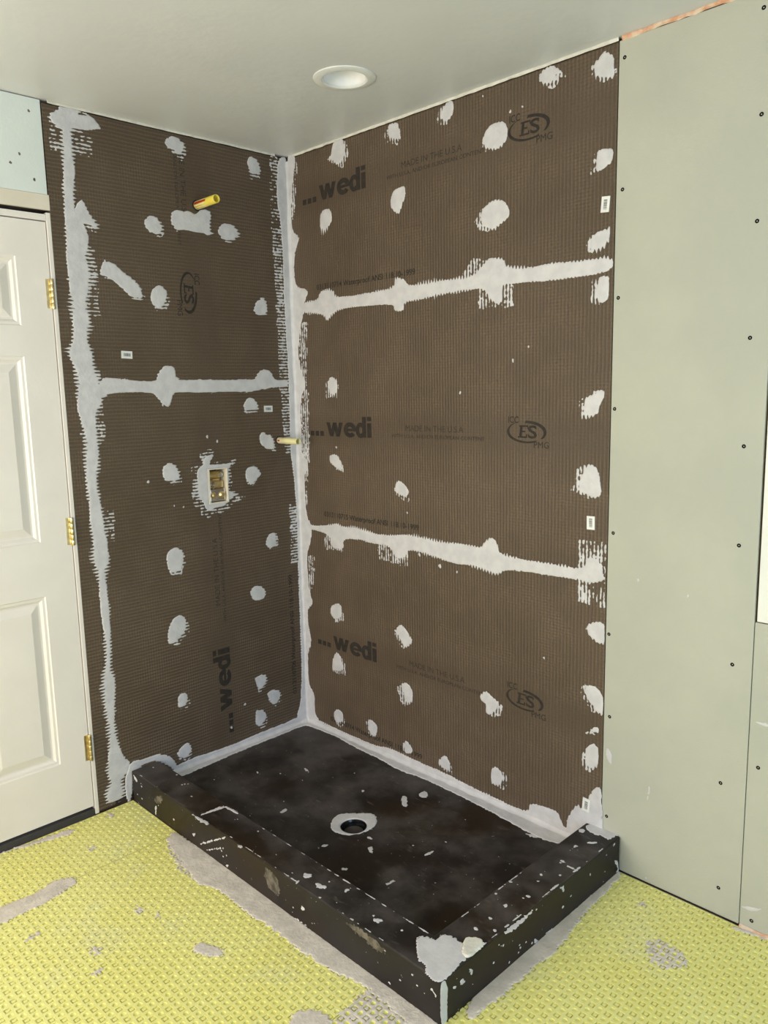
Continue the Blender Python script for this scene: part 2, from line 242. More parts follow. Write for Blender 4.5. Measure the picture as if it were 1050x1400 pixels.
M['door'] = simple('cream_door_paint', (0.80, 0.735, 0.665), (0.77, 0.705, 0.635), 0.42, 5, 0.0003, 80)
M['brass'] = simple('brass', (0.80, 0.66, 0.36), (0.66, 0.52, 0.26), 0.32, 60, metal=1.0)
M['chrome'] = simple('chrome', (0.86, 0.84, 0.78), (0.70, 0.67, 0.60), 0.15, 40, metal=1.0)
M['dark'] = simple('cavity_shade', (0.012, 0.010, 0.009), None, 0.8, 10)
M['sill'] = simple('dark_sill', (0.045, 0.040, 0.036), None, 0.7, 20)
M['wood'] = simple('stud_wood', (0.10, 0.06, 0.035), (0.07, 0.04, 0.025), 0.8, 12)
M['screw'] = simple('black_screw', (0.008, 0.008, 0.008), None, 0.9, 30, spec=0.1)
M['black_plastic'] = simple('black_drain_plastic', (0.006, 0.006, 0.007), None, 0.18, 30)
M['white_plastic'] = simple('white_trim_enamel', (0.80, 0.79, 0.76), None, 0.35, 10)
M['reflector'] = simple('white_reflector', (0.92, 0.90, 0.87), None, 0.25, 10)
M['bulb'] = simple('frosted_bulb', (0.92, 0.91, 0.88), None, 0.3, 10)
M['yellow_pipe'] = simple('yellow_pipe_plastic', (0.83, 0.66, 0.10), (0.78, 0.60, 0.08), 0.4, 20)
M['pale_pipe'] = simple('pale_yellow_pipe_plastic', (0.84, 0.76, 0.40), (0.78, 0.70, 0.36), 0.4, 20)
M['pipe_label'] = simple('cream_pipe_print', (0.86, 0.76, 0.60), None, 0.45, 20)
M['red'] = simple('red_print', (0.42, 0.02, 0.02), None, 0.5, 20)
M['black_print'] = simple('black_print', (0.03, 0.03, 0.03), None, 0.6, 20)
M['sticker'] = simple('white_sticker', (0.80, 0.79, 0.75), None, 0.5, 20)
M['thinset'] = simple('grey_beige_thinset', (0.68, 0.60, 0.51), (0.57, 0.50, 0.425), 0.85, 22, 0.002, 90)
M['subfloor'] = simple('subfloor', (0.42, 0.38, 0.32), None, 0.8, 8)
M['paper_orange'] = simple('torn_orange_paper', (0.62, 0.30, 0.17), (0.72, 0.55, 0.40), 0.8, 30)
M['plain_wall'] = simple('plain_wall_paint', (0.68, 0.66, 0.61), None, 0.7, 4)
def membrane_mat():
    m, nt, b = new_mat('lime_floor_membrane')
    n1 = noise_(nt, 3.0, 4)
    col = mix_(nt, ramp_(nt, n1, 0.3, 0.7), (0.80, 0.755, 0.28), (0.77, 0.715, 0.23))
    dustn = noise_(nt, 5.0, 6, 0.65)
    col = mix_(nt, math_(nt, 'MULTIPLY', ramp_(nt, dustn, 0.50, 0.75), 0.40), col, (0.68, 0.665, 0.46))
    nt.links.new(col, b.inputs['Base Color'])
    b.inputs['Roughness'].default_value = 0.5
    return m
M['membrane'] = membrane_mat()

# ------------------------------------------------------------------ mesh helpers
class MB:
    def __init__(s):
        s.v, s.f = [], []
    def add(s, v, f):
        k = len(s.v)
        s.v += [tuple(p) for p in v]
        s.f += [tuple(i + k for i in q) for q in f]
        return s
    def box(s, x0, x1, y0, y1, z0, z1, bev=0.0):
        if bev <= 0:
            v = [(x, y, z) for z in (z0, z1) for y in (y0, y1) for x in (x0, x1)]
            return s.add(v, [(0, 2, 3, 1), (4, 5, 7, 6), (0, 1, 5, 4), (2, 6, 7, 3), (0, 4, 6, 2), (1, 3, 7, 5)])
        import bmesh
        bm = bmesh.new()
        bmesh.ops.create_cube(bm, size=1.0)
        for p in bm.verts:
            p.co = ((x0 + x1) / 2 + p.co.x * (x1 - x0), (y0 + y1) / 2 + p.co.y * (y1 - y0), (z0 + z1) / 2 + p.co.z * (z1 - z0))
        bmesh.ops.bevel(bm, geom=list(bm.edges), offset=bev, segments=2, profile=0.5, affect='EDGES')
        bm.verts.index_update()
        s.add([p.co[:] for p in bm.verts], [[p.index for p in q.verts] for q in bm.faces])
        bm.free()
        return s
    def lathe(s, prof, n, org, ax, cap0=False, cap1=False):
        """prof: (radius, distance along ax)"""
        ax = Vector(ax).normalized()
        e1 = ax.orthogonal().normalized()
        e2 = ax.cross(e1)
        org = Vector(org)
        v, f = [], []
        for r, t in prof:
            for i in range(n):
                a = 2 * PI * i / n
                v.append(org + ax * t + (e1 * math.cos(a) + e2 * math.sin(a)) * r)
        for k in range(len(prof) - 1):
            for i in range(n):
                j = (i + 1) % n
                f.append((k * n + i, k * n + j, (k + 1) * n + j, (k + 1) * n + i))
        if cap0:
            f.append(tuple(range(n - 1, -1, -1)))
        if cap1:
            f.append(tuple((len(prof) - 1) * n + i for i in range(n)))
        return s.add(v, f)
    def build(s, name, mat, parent=None, smooth=False):
        return obj(name, s.v, s.f, mat, parent, smooth)

def obj(name, v, f, mat, parent=None, smooth=False):
    me = bpy.data.meshes.new(name)
    me.from_pydata([tuple(p) for p in v], [], f)
    me.materials.append(M[mat] if isinstance(mat, str) else mat)
    if smooth:
        me.polygons.foreach_set('use_smooth', [True] * len(me.polygons))
    me.update()
    o = bpy.data.objects.new(name, me)
    COL.objects.link(o)
    if parent is not None:
        o.parent = parent
        o.matrix_parent_inverse = parent.matrix_world.inverted()
    return o
def autosmooth(o, ang=0.6):
    import bmesh
    bm = bmesh.new()
    bm.from_mesh(o.data)
    for e in bm.edges:
        e.smooth = not (len(e.link_faces) == 2 and e.calc_face_angle(0) > ang)
    for q in bm.faces:
        q.smooth = True
    bm.to_mesh(o.data)
    bm.free()
    return o
def tag(o, label=None, cat=None, group=None, kind=None):
    for k, x in (('label', label), ('category', cat), ('group', group), ('kind', kind)):
        if x:
            o[k] = x
    return o
def empty(name, loc, label, cat, group=None):
    o = bpy.data.objects.new(name, None)
    COL.objects.link(o)
    o.location = loc
    o.matrix_world = Matrix.Translation(loc)
    return tag(o, label, cat, group)
def struct(o, label):
    return tag(o, label, None, None, 'structure')

# ------------------------------------------------------------------ spread sealant: a thin raised film with combed edges
def vnoise(rng, U, V, s):
    a, b = U / s, V / s
    a = a - a.min() + 1; b = b - b.min() + 1
    lat = rng.random((int(a.max()) + 3, int(b.max()) + 3)) * 2 - 1
    i, j = a.astype(int), b.astype(int)
    fu, fv = a - i, b - j
    fu = fu * fu * (3 - 2 * fu); fv = fv * fv * (3 - 2 * fv)
    return (lat[i, j] * (1 - fu) + lat[i + 1, j] * fu) * (1 - fv) + (lat[i, j + 1] * (1 - fu) + lat[i + 1, j + 1] * fu) * fv
def sdf(poly, U, V):
    """signed distance, positive inside"""
    P = np.array(poly, float)
    Q = np.roll(P, -1, axis=0)
    d2 = np.full(U.shape, 1e9)
    ins = np.zeros(U.shape, bool)
    for (ax, ay), (bx, by) in zip(P, Q):
        ex, ey = bx - ax, by - ay
        L = ex * ex + ey * ey + 1e-9
        t = np.clip(((U - ax) * ex + (V - ay) * ey) / L, 0, 1)
        d2 = np.minimum(d2, (U - ax - t * ex) ** 2 + (V - ay - t * ey) ** 2)
        c = (ay > V) != (by > V)
        if abs(ey) > 1e-9:
            ins ^= c & (U < ex * (V - ay) / ey + ax)
    d = np.sqrt(d2)
    return np.where(ins, d, -d)
def film(polys, mapf, rib=None, amp=5.0, seed=0, h=1.4, res=2.0, holes=(), combs=(), rough=None, jag=1.2, cells=None, pitch=12.5, soft=True):
    """polys in millimetres on the surface; rib 0 or 1: which axis the ribs of the board repeat along. Returns verts, faces."""
    rng = np.random.default_rng(seed + 11)
    def soften(q):
        p = np.array(q, float)
        for _ in range(2):
            r = np.roll(p, -1, axis=0)
            p = np.stack([p * .78 + r * .22, p * .22 + r * .78], 1).reshape(-1, 2)
        return p
    if soft:
        polys = [soften(q) for q in polys]
    pts = np.array([p for q in list(polys) + list(combs) for p in q], float)
    mg = amp + 8
    lo, hi = pts.min(0) - mg, pts.max(0) + mg
    us = np.arange(lo[0], hi[0] + res, res)
    vs_ = np.arange(lo[1], hi[1] + res, res)
    U, V = np.meshgrid(us, vs_, indexing='ij')
    F0 = np.full(U.shape, -1e3)
    for q in polys:
        F0 = np.maximum(F0, sdf(q, U, V))
    n1 = vnoise(rng, U, V, 22.0)
    n2 = vnoise(rng, U, V, 5.5)
    F = F0 + n1 * 1.2 + n2 * jag
    if rib is not None:
        A, B = (U, V) if rib == 0 else (V, U)
        k = np.floor(A / pitch).astype(int)
        k -= k.min()
        ra = rng.random(k.max() + 2) * 0.8 + 0.25
        st = np.cos(2 * PI * A / pitch)
        rg = np.clip(0.45 + vnoise(rng, U, V, 70.0) * 0.9 + vnoise(rng, U, V, 25.0) * 0.3, 0.02, 1.25)
        if rough is not None:
            c = (pts.max(0) + pts.min(0)) / 2
            hs = np.maximum((pts.max(0) - pts.min(0)) / 2, 10)
            rg = rg * np.clip(0.55 + 0.75 * ((U - c[0]) / hs[0] * rough[0] + (V - c[1]) / hs[1] * rough[1]), 0.08, 1.3)
        F = F + amp * rg * ra[k] * (st * 0.62 + 0.16)
        F = F - np.where(F0 < 0.5, 1.5 * (0.5 + 0.5 * np.cos(2 * PI * B / 9.0)) + vnoise(rng, U, V, 7.0) * 1.5 + 0.3, 0)
        F = F - np.clip(2.2 - np.abs(F0 - 2.0), 0, 1) * np.clip(-st, 0, 1) * np.clip(vnoise(rng, U, V, 14.0) + .3, 0, 1) * 6
        for q in combs:
            Fc = np.minimum(sdf(q, U, V) + n2 * 3 + n1 * 6, st * 2.2 - 0.7 + n2 * 1.8 + vnoise(rng, U, V, 9.0) * 2.2 + vnoise(rng, U, V, 40.0) * 1.8)
            F = np.maximum(F, Fc)
    if cells is not None:
        F = np.minimum(F, cells(U, V) + n2 * 1.5)
    for q in holes:
        F = np.minimum(F, -sdf(q, U, V))
    F[0, :] = F[-1, :] = -1
    F[:, 0] = F[:, -1] = -1
    hgt = h * np.sqrt(np.clip(F / 4.0, 0.04, 1)) * (1 + 0.18 * n1)
    ins = F > 0
    idx = np.full(F.shape, -1)
    ii, jj = np.nonzero(ins)
    idx[ii, jj] = np.arange(len(ii))
    vv = np.stack([us[ii], vs_[jj], hgt[ii, jj]], 1).tolist()
    faces = []
    c00, c10, c11, c01 = ins[:-1, :-1], ins[1:, :-1], ins[1:, 1:], ins[:-1, 1:]
    cnt = c00.astype(int) + c10 + c11 + c01
    fi, fj = np.nonzero(cnt == 4)
    faces += np.stack([idx[fi, fj], idx[fi + 1, fj], idx[fi + 1, fj + 1], idx[fi, fj + 1]], 1).tolist()
    cross, low = {}, {}
    def cut(p, q):
        key = (p, q) if p < q else (q, p)
        if key not in cross:
            a, b = key
            fa, fb = F[a], F[b]
            t = min(max(fa / (fa - fb), 0.05), 0.95)
            cross[key] = len(vv)
            vv.append([us[a[0]] + t * (us[b[0]] - us[a[0]]), vs_[a[1]] + t * (vs_[b[1]] - vs_[a[1]]), 0.2 * h])
        return cross[key]
    def down(i):
        if i not in low:
            low[i] = len(vv)
            vv.append([vv[i][0], vv[i][1], 0.0])
        return low[i]
    mi, mj = np.nonzero((cnt > 0) & (cnt < 4))
    for i, j in zip(mi.tolist(), mj.tolist()):
        cs = ((i, j), (i + 1, j), (i + 1, j + 1), (i, j + 1))
        ring, ex = [], []
        for a in range(4):
            p, q = cs[a], cs[(a + 1) & 3]
            if ins[p]:
                ring.append(int(idx[p]))
            if ins[p] != ins[q]:
                c = cut(p, q)
                ring.append(c)
                ex.append((c, bool(ins[p])))
        if len(ring) >= 3:
            faces.append(ring)
        for a in range(len(ex)):
            if ex[a][1]:
                c, e = ex[a][0], ex[(a + 1) % len(ex)][0]
                faces.append([e, c, down(c), down(e)])
    return [mapf(a / 1000, b / 1000, c / 1000) for a, b, c in vv], faces
def on_left(u, v, h): return (h, u, v)
def on_right(u, v, h): return (u, -h, v)
def on_floor(u, v, h): return (u, v, MZ + h)
def on_kerb(u, v, h): return (u, v, CH + h)
def on_front(u, v, h): return (u, CY - h, v)
def on_side(u, v, h): return (CX + h, u, v)
def pan_z(x, y):
    ax = abs(x - DX) / (DX if x < DX else (CX - CWX - DX))
    ay = abs(y - DY) / (-DY if y > DY else (DY - (CY + CWY)))
    return ZP - 0.016 * (1 - min(1.0, max(ax, ay)))
def on_pan(u, v, h): return (u, v, pan_z(u, v) + h)
SEED = [0]
def spread(name, polys, mapf, parent, mat='sealant', label=None, **kw):
    SEED[0] += 1
    v, f = film(polys, mapf, seed=SEED[0], **kw)
    o = obj(name, v, f, mat, parent, True)
    if label:
        o['label'] = label
    return o

# ------------------------------------------------------------------ printed lettering (flat)
_tx = {}
def text2d(body, bold=0.0):
    key = (body, bold)
    if key not in _tx:
        c = bpy.data.curves.new('lettering_source', 'FONT')
        c.body = body
        c.offset = bold
        c.resolution_u = 4
        o = bpy.data.objects.new('lettering_source', c)
        COL.objects.link(o)
        dg = bpy.context.evaluated_depsgraph_get()
        me = bpy.data.meshes.new_from_object(o.evaluated_get(dg))
        v = np.array([p.co[:2] for p in me.vertices])
        f = [tuple(q.vertices) for q in me.polygons]
        bpy.data.objects.remove(o)
        bpy.data.curves.remove(c)
        bpy.data.meshes.remove(me)
        _tx[key] = (v, f)
    return _tx[key]
def fit_text(body, x0, x1, z0, cap, bold=0.0):
    """text from x0 to x1, capitals `cap` high, standing on z0"""
    v, f = text2d(body, bold)
    cv, _ = text2d('H', bold)
    w0, w1 = v[:, 0].min(), v[:, 0].max()
    b0, b1 = cv[:, 1].min(), cv[:, 1].max()
    out = np.stack([x0 + (v[:, 0] - w0) / (w1 - w0) * (x1 - x0), z0 + (v[:, 1] - b0) / (b1 - b0) * cap], 1)
    return out.tolist(), f
def quads(*polys):
    v, f = [], []
    for n_, p in enumerate(polys):
        f.append(tuple(range(len(v), len(v) + len(p))))
        v += [[q[0], q[1], n_ * 1.2e-5] for q in p]
    return v, f
def rect(x0, x1, z0, z1): return [(x0, z0), (x1, z0), (x1, z1), (x0, z1)]
def arc(cx, cz, ax, az, bx, bz, a0, a1, n=24, off=(0, 0)):
    """ring sector between ellipse a (outer) and b (inner)"""
    v, f = [], []
    for i in range(n + 1):
        a = math.radians(a0 + (a1 - a0) * i / n)
        v.append([cx + ax * math.cos(a), cz + az * math.sin(a)])
        v.append([cx + off[0] + bx * math.cos(a), cz + off[1] + bz * math.sin(a)])
    for i in range(n):
        f.append((2 * i, 2 * i + 2, 2 * i + 3, 2 * i + 1))
    return v, f
def join2d(*parts):
    v, f = [], []
    for n_, (a, b) in enumerate(parts):
        k = len(v)
        v += [[p[0], p[1], (p[2] if len(p) > 2 else 0) + n_ * 6e-5] for p in a]
        f += [tuple(i + k for i in q) for q in b]
    return v, f
def word_mark():
    z = .390
    parts = [quads(rect(.093, .116, z, z + .020), rect(.124, .147, z, z + .020), rect(.154, .177, z, z + .020))]
    x, xh, t = .195, .056, .021
    bars = []
    for k, (b, e) in enumerate(((0, 20), (40, 20), (40, 58), (78, 58))):
        b, e = b / 1000, e / 1000
        bars.append([(x + e, z), (x + e + t, z), (x + b + t, z + xh), (x + b, z + xh)])
    parts.append(quads(*bars))
    cx, cz = .336, z + .028
    parts.append(arc(cx, cz, .037, .030, .015, .013, 0, 322))
    parts.append(quads(rect(cx - .030, cx + .0365, cz - .005, cz + .005)))
    cx = .397
    parts.append(arc(cx, cz, .027, .030, .007, .014, 40, 320))
    parts.append(quads(rect(.407, .429, z, z + .080)))
    parts.append(quads(rect(.435, .458, z, z + .056), rect(.435, .458, z + .064, z + .080)))
    return join2d(*parts)
def seal_mark():
    p = [fit_text('ICC', 1.103, 1.143, .458, .021, .012), fit_text('PMG', 1.203, 1.259, .380, .020, 0.0)]
    p.append(arc(1.174, .430, .076, .036, .071, .033, 118, 300, 30, (.004, .003)))
    p.append(arc(1.174, .430, .076, .036, .069, .031, -35, 92, 30, (-.004, -.003)))
    z0, z1 = .411, .451
    p.append(quads([(1.146, z0), (1.155, z0), (1.160, z1), (1.151, z1)], rect(1.141, 1.177, z0, z0 + .005), rect(1.146, 1.181, z1 - .005, z1), rect(1.150, 1.170, .429, .4335),
                   rect(1.173, 1.177, z0, z0 + .012), rect(1.1775, 1.181, z1 - .011, z1)))
    p.append(fit_text('S', 1.180, 1.214, z0 - .001, z1 - z0 + .001, .020))
    return join2d(*p)
def made_mark():
    return fit_text('MADE IN THE U.S.A', .640, .914, .421, .021, 0.0)
def made_sub():
    return fit_text('WITH U.S.A. AND/OR EUROPEAN CONTENT', .565, 1.007, .396, .013, .010)
def number_mark(txt):
    return fit_text(txt, .162, .699, .056, .021, .018)
def printed(name, part, mapf, mat, parent):
    v, f = part
    return obj(name, [mapf(p[0], p[1], p[2] if len(p) > 2 else 0.0) for p in v], f, mat, parent)

# ================================================================== STRUCTURE
# floor
fl = MB().box(-0.2, RX + .2, RY - .2, 0.2, -0.12, 0.0).build('floor', 'subfloor')
struct(fl, 'floor laid with lime green dimpled membrane and smeared mortar')
PITCH = 0.0218
def membrane(name, x0, x1, y0, y1, keep, label):
    """one sheet of moulded membrane: a chequer of square and round pockets"""
    z = MZ
    p = PITCH / 2
    nx, ny = round((x1 - x0) / PITCH), round((y1 - y0) / PITCH)
    px, py = (x1 - x0) / nx, (y1 - y0) / ny
    sq = []
    for r, dz in ((p, 0), (.0080, 0), (.0077, -.0042), (.0047, -.0042), (.0042, -.0006)):
        sq += [(-r, -r, dz), (r, -r, dz), (r, r, dz), (-r, r, dz)]
    sqf = [(4 * k + i, 4 * k + (i + 1) % 4, 4 * k + 4 + (i + 1) % 4, 4 * k + 4 + i) for k in range(4) for i in range(4)] + [(16, 17, 18, 19)]
    ro = [(-p, -p, 0), (p, -p, 0), (p, p, 0), (-p, p, 0)]
    for r, dz in ((.0070, 0), (.0064, -.0036)):
        ro += [(r * math.cos(a), r * math.sin(a), dz) for a in [PI / 8 + k * PI / 4 for k in range(8)]]
    # octagon vertex k at angle 22.5+45k; corners at -135,-45,45,135
    rof = [(0, 1, 4 + 6, 4 + 5), (1, 2, 4 + 0, 4 + 7), (2, 3, 4 + 2, 4 + 1), (3, 0, 4 + 4, 4 + 3), (0, 4 + 5, 4 + 4), (1, 4 + 7, 4 + 6), (2, 4 + 1, 4 + 0), (3, 4 + 3, 4 + 2)]
    rof += [(4 + i, 4 + (i + 1) % 8, 12 + (i + 1) % 8, 12 + i) for i in range(8)] + [tuple(range(12, 20))]
    V, F = [], []
    for i in range(nx):
        for j in range(ny):
            cx, cy = x0 + (i + .5) * px, y0 + (j + .5) * py
            if not keep(cx, cy):
                continue
            t, tf = (sq, sqf) if (i + j) % 2 == 0 else (ro, rof)
            k = len(V)
            V += [(cx + a * px / PITCH, cy + b * py / PITCH, z + c) for a, b, c in t]
            F += [tuple(a + k for a in q) for q in tf]
    o = obj(name, V, F, 'membrane', fl)
    o['label'] = label
    return o
def clear_of_pan(x, y): return not (x < CX - .004 and y > CY + .004)
S1, S2 = 0.324, 1.335
membrane('membrane_sheet', .002, S1 - .0008, -2.05, CY + .02, clear_of_pan, 'lime green membrane sheet in front of the door')
membrane('membrane_sheet', S1 + .0008, S2 - .0008, -2.05, CY + .02, clear_of_pan, 'lime green membrane sheet along the front kerb')
membrane('membrane_sheet', S2 + .0008, 2.75, -1.75, -.004, clear_of_pan, 'lime green membrane sheet beside the drywall')
# the same membrane goes on over the rest of the room
mbx = MB()
mbx.box(.002, S1 - .0008, RY + .01, -2.052, .0, MZ)
mbx.box(S1 + .0008, S2 - .0008, RY + .01, -2.052, .0, MZ)
mbx.box(S2 + .0008, RX - .01, RY + .01, -1.752, .0, MZ)
mbx.box(2.76, RX - .01, -1.75, -.004, .0, MZ)
mbx.build('membrane_sheet', 'membrane', fl)

# ceiling with the round opening of the lamp
LX, LY = 0.763, -0.370
def plate_with_hole(x0, x1, y0, y1, cx, cy, r, zf, n=72):
    """flat ring from a circle out to a rectangle"""
    angs = sorted([2 * PI * k / n for k in range(n)] + [math.atan2(y - cy, x - cx) % (2 * PI) for x in (x0, x1) for y in (y0, y1)])
    v, f = [], []
    for a in angs:
        c, s = math.cos(a), math.sin(a)
        t = min((x1 - cx) / c if c > 1e-9 else (x0 - cx) / c if c < -1e-9 else 1e9, (y1 - cy) / s if s > 1e-9 else (y0 - cy) / s if s < -1e-9 else 1e9)
        for q in (0, .35, 1):
            rr = r + (t - r) * q
            v.append((cx + c * rr, cy + s * rr, zf(cx + c * rr, cy + s * rr)))
    m = len(angs)
    for i in range(m):
        j = (i + 1) % m
        for q in (0, 1):
            f.append((3 * i + q, 3 * i + q + 1, 3 * j + q + 1, 3 * j + q))
    return v, f
cv, cf = plate_with_hole(-.2, RX + .2, RY - .2, .2, LX, LY, .068, lambda x, y: H)
cf = [tuple(reversed(q)) for q in cf]
k = len(cv)
cb = MB().add(cv, cf).box(-.2, RX + .2, RY - .2, .2, H + .14, H + .2)
ceil = cb.build('ceiling', 'ceiling')
struct(ceil, 'pale satin painted ceiling')

# right wall: studs behind, sheets in front of it
wr = MB().box(0.0, RX + .2, BT + .0005, .2, 0, H - .002).build('wall_right', 'wood')
struct(wr, 'wall with brown foam backer boards and grey green drywall beside them')
# left wall: framing with the opening for the valve and for the door
VY0, VY1, VZ0, VZ1 = -.448, -.357, 1.086, 1.226
DY0, DY1, DZ = -1.800, -.979, 2.100
wl = MB()
xb = -BT - .0005
wl.box(-.2, xb, VY1, .2, 0, H - .002).box(-.2, xb, DY1 + .001, VY0, 0, H - .002).box(-.2, xb, VY0, VY1, 0, VZ0).box(-.2, xb, VY0, VY1, VZ1, H - .002).box(-.2, -.10, VY0, VY1, VZ0, VZ1)
wl.box(-.2, xb, DY0, DY1 + .001, DZ + .012, H - .002).box(-.2, xb, RY, DY0, 0, H - .002)
wl = wl.build('wall_left', 'wood')
struct(wl, 'wall with brown foam backer boards next to the white door')
# walls behind the camera, with the two windows that light the room
wb = MB()
wb.box(-.2, .2, RY - .2, RY, 0, H).box(1.9, RX + .2, RY - .2, RY, 0, H).box(.2, 1.9, RY - .2, RY, 0, .50).box(.2, 1.9, RY - .2, RY, 2.00, H)
struct(wb.build('wall_back', 'plain_wall'), 'plain painted wall behind the camera')
ws = MB()
ws.box(RX, RX + .2, RY, -2.1, 0, H).box(RX, RX + .2, -.6, BT, 0, H).box(RX, RX + .2, -2.1, -.6, 0, .40).box(RX, RX + .2, -2.1, -.6, 1.90, H)
struct(ws.build('wall_side', 'plain_wall'), 'plain painted side wall with a window')
def window_frame(name, horiz, a0, a1, z0, z1, c0, c1, label):
    b = MB()
    t = .05
    def bx(p, q, r, s):
        if horiz: b.box(p, q, c0, c1, r, s)
        else: b.box(c0, c1, p, q, r, s)
    bx(a0, a1, z0, z0 + t); bx(a0, a1, z1 - t, z1); bx(a0, a0 + t, z0 + t, z1 - t); bx(a1 - t, a1, z0 + t, z1 - t)
    m = (a0 + a1) / 2
    bx(m - .02, m + .02, z0 + t, z1 - t)
    struct(b.build(name, 'white_plastic'), label)
window_frame('window_1', True, .2, 1.9, .50, 2.00, RY - .05, RY, 'window behind the camera')
window_frame('window_2', False, -2.1, -.6, .40, 1.90, RX, RX + .05, 'window in the side wall')

# ================================================================== BACKER BOARDS
ZB = {'l': .043, 'm': .943, 'u': 1.857}
def right_board(key, z0, z1, label):
    mt = board_mat('foam_board_upright_ribs_' + key, 0, 2, ZB[key] + .355, ZB[key] + .475)
    o = MB().box(.0005, XR, 0.0, BT, z0, z1, .0012).build('backer_board', mt, wr)
    o['label'] = label
    return o
RB = {'l': right_board('l', .052, .9425, 'lowest brown foam board on the wall, above the shower pan'),
      'm': right_board('m', .9435, 1.8565, 'middle brown foam board between the two sealed seams'),
      'u': right_board('u', 1.8575, 2.438, 'top brown foam board under the ceiling')}
def left_board(y0, y1, z0, z1, label, hole=None):
    b = MB()
    if hole:
        hy0, hy1, hz0, hz1 = hole
        b.box(-BT, 0, y0, hy0, z0, z1).box(-BT, 0, hy1, y1, z0, z1).box(-BT, 0, hy0, hy1, z0, hz0).box(-BT, 0, hy0, hy1, hz1, z1)
    else:
        b.box(-BT, 0, y0, y1, z0, z1, .0012)
    o = b.build('backer_board', 'board_l', wl)
    o['label'] = label
    return o
LBD = {'l': left_board(-.9145, 0, .040, 1.5515, 'tall lower brown foam board with the valve opening', (VY0, VY1, VZ0, VZ1)),
       'u': left_board(-.9145, 0, 1.5525, 2.438, 'upper brown foam board with the yellow pipe'),
       's': left_board(YL, -.9155, .018, 2.438, 'narrow brown foam strip beside the door jamb')}
# print on the boards
E_ = .0004
for key in 'lmu':
    zb = ZB[key]
    mp = lambda a, b, h, zb=zb: (a, -E_ - h, zb + b)
    printed('logo_print', word_mark(), mp, 'ink', RB[key])
    printed('seal_print', seal_mark(), mp, 'ink', RB[key])
    printed('origin_print', made_mark(), mp, 'ink_faint', RB[key])
    printed('small_print', made_sub(), mp, 'ink_faint', RB[key])
    printed('number_print', number_mark({'l': '0313110714', 'm': '0313110715', 'u': '0313110714'}[key] + ' Waterproof ANSI 118.10-1999'), mp, 'ink', RB[key])
ml = lambda a, b, h: (E_ + h, -b, .037 + a)
printed('logo_print', word_mark(), ml, 'ink', LBD['l'])
printed('origin_print', made_mark(), ml, 'ink_faint', LBD['l'])
printed('small_print', made_sub(), ml, 'ink_faint', LBD['l'])
printed('number_print', number_mark('0313110706 Waterproof ANSI 118.10-1999'), ml, 'ink', LBD['l'])
mu = lambda a, b, h: (E_ + h, -.915 + b, 3.06 - a)
printed('origin_print', made_mark(), mu, 'ink_faint', LBD['u'])
printed('small_print', fit_text('U.S.A. AND/OR EUROPEAN CONTENT', .635, 1.007, .398, .012), mu, 'ink_faint', LBD['u'])
printed('seal_print', seal_mark(), mu, 'ink', LBD['u'])
# stickers with bar codes
def sticker(parent, mapf, c, wdt, hgt, rot, vertical):
    o = MB()
    pts = [(-wdt / 2, -hgt / 2), (wdt / 2, -hgt / 2), (wdt / 2, hgt / 2), (-wdt / 2, hgt / 2)]
    cs, sn = math.cos(rot), math.sin(rot)
    R_ = lambda a, b: (c[0] + a * cs - b * sn, c[1] + a * sn + b * cs)
    v = [mapf(*R_(a, b), h) for h in (.0003, .0019) for a, b in pts]
    s = obj('barcode_sticker', v, [(0, 3, 2, 1), (4, 5, 6, 7), (0, 1, 5, 4), (1, 2, 6, 5), (2, 3, 7, 6), (3, 0, 4, 7)], 'sticker', parent)
    s['label'] = 'white bar code sticker'
    bars = MB()
    rng = random.Random(4)
    L = (hgt if vertical else wdt) * .62
    t = -L / 2
    while t < L / 2 - .001:
        d = rng.choice((.0008, .0012, .0022))
        q = [(t, -.0055), (t + d, -.0055), (t + d, .0055), (t, .0055)]
        if vertical:
            q = [(-b, a) for a, b in q]
        bars.add([mapf(*R_(a, b), .0021) for a, b in q], [(0, 1, 2, 3)])
        t += d + rng.choice((.0008, .0012))
    bars.build('bar_code', 'black_print', s)
sticker(LBD['u'], on_left, (-.748, 1.656), .041, .026, -.04, False)
sticker(LBD['l'], on_left, (-.145, 1.4475), .042, .025, -.02, False)
sticker(RB['u'], on_right, (1.4385, 2.021), .026, .043, -.08, True)
sticker(RB['m'], on_right, (1.412, 1.104), .027, .041, .02, True)
sticker(RB['l'], lambda u, v, h: on_right(u, v, h + .0024), (1.417, .188), .027, .045, -.08, True)

# ================================================================== SEALANT ON THE BOARDS
rs = random.Random(7)
def frayed(poly, dx, dz, k=1.0):
    """outline of the combed drag marks next to a spot"""
    c = np.array(poly, float).mean(0)
    return [(c[0] + (a - c[0]) * k + dx, c[1] + (b_ - c[1]) * k + dz) for a, b_ in poly]
for key, poly in RSPOT:
    sg = -1 if poly[0][0] > 1250 else rs.choice((-1, 1))
    spread('sealant_spot', [poly], on_right, RB[key], rib=0, amp=rs.uniform(12, 19), rough=(rs.uniform(-.5, .3), -.6), combs=[frayed(poly, sg * rs.uniform(8, 24), rs.uniform(-16, -2), .92)] if rs.random() < .85 else ())
for key, poly in LSPOT:
    spread('sealant_spot', [poly], on_left, LBD[key], rib=1, amp=rs.uniform(11, 16), rough=(.6, -.4), combs=[frayed(poly, rs.uniform(-4, 14), rs.uniform(-20, -8), .9)] if rs.random() < .85 else ())
spread('sealant_collar', [LVALVE], on_left, LBD['l'], rib=1, amp=17, combs=[frayed(LVALVE, -4, -4, 1.22)], holes=[[(VY0 * 1000, VZ0 * 1000), (VY1 * 1000, VZ0 * 1000), (VY1 * 1000, VZ1 * 1000), (VY0 * 1000, VZ1 * 1000)]],
       label='grey sealant smeared round the valve opening')
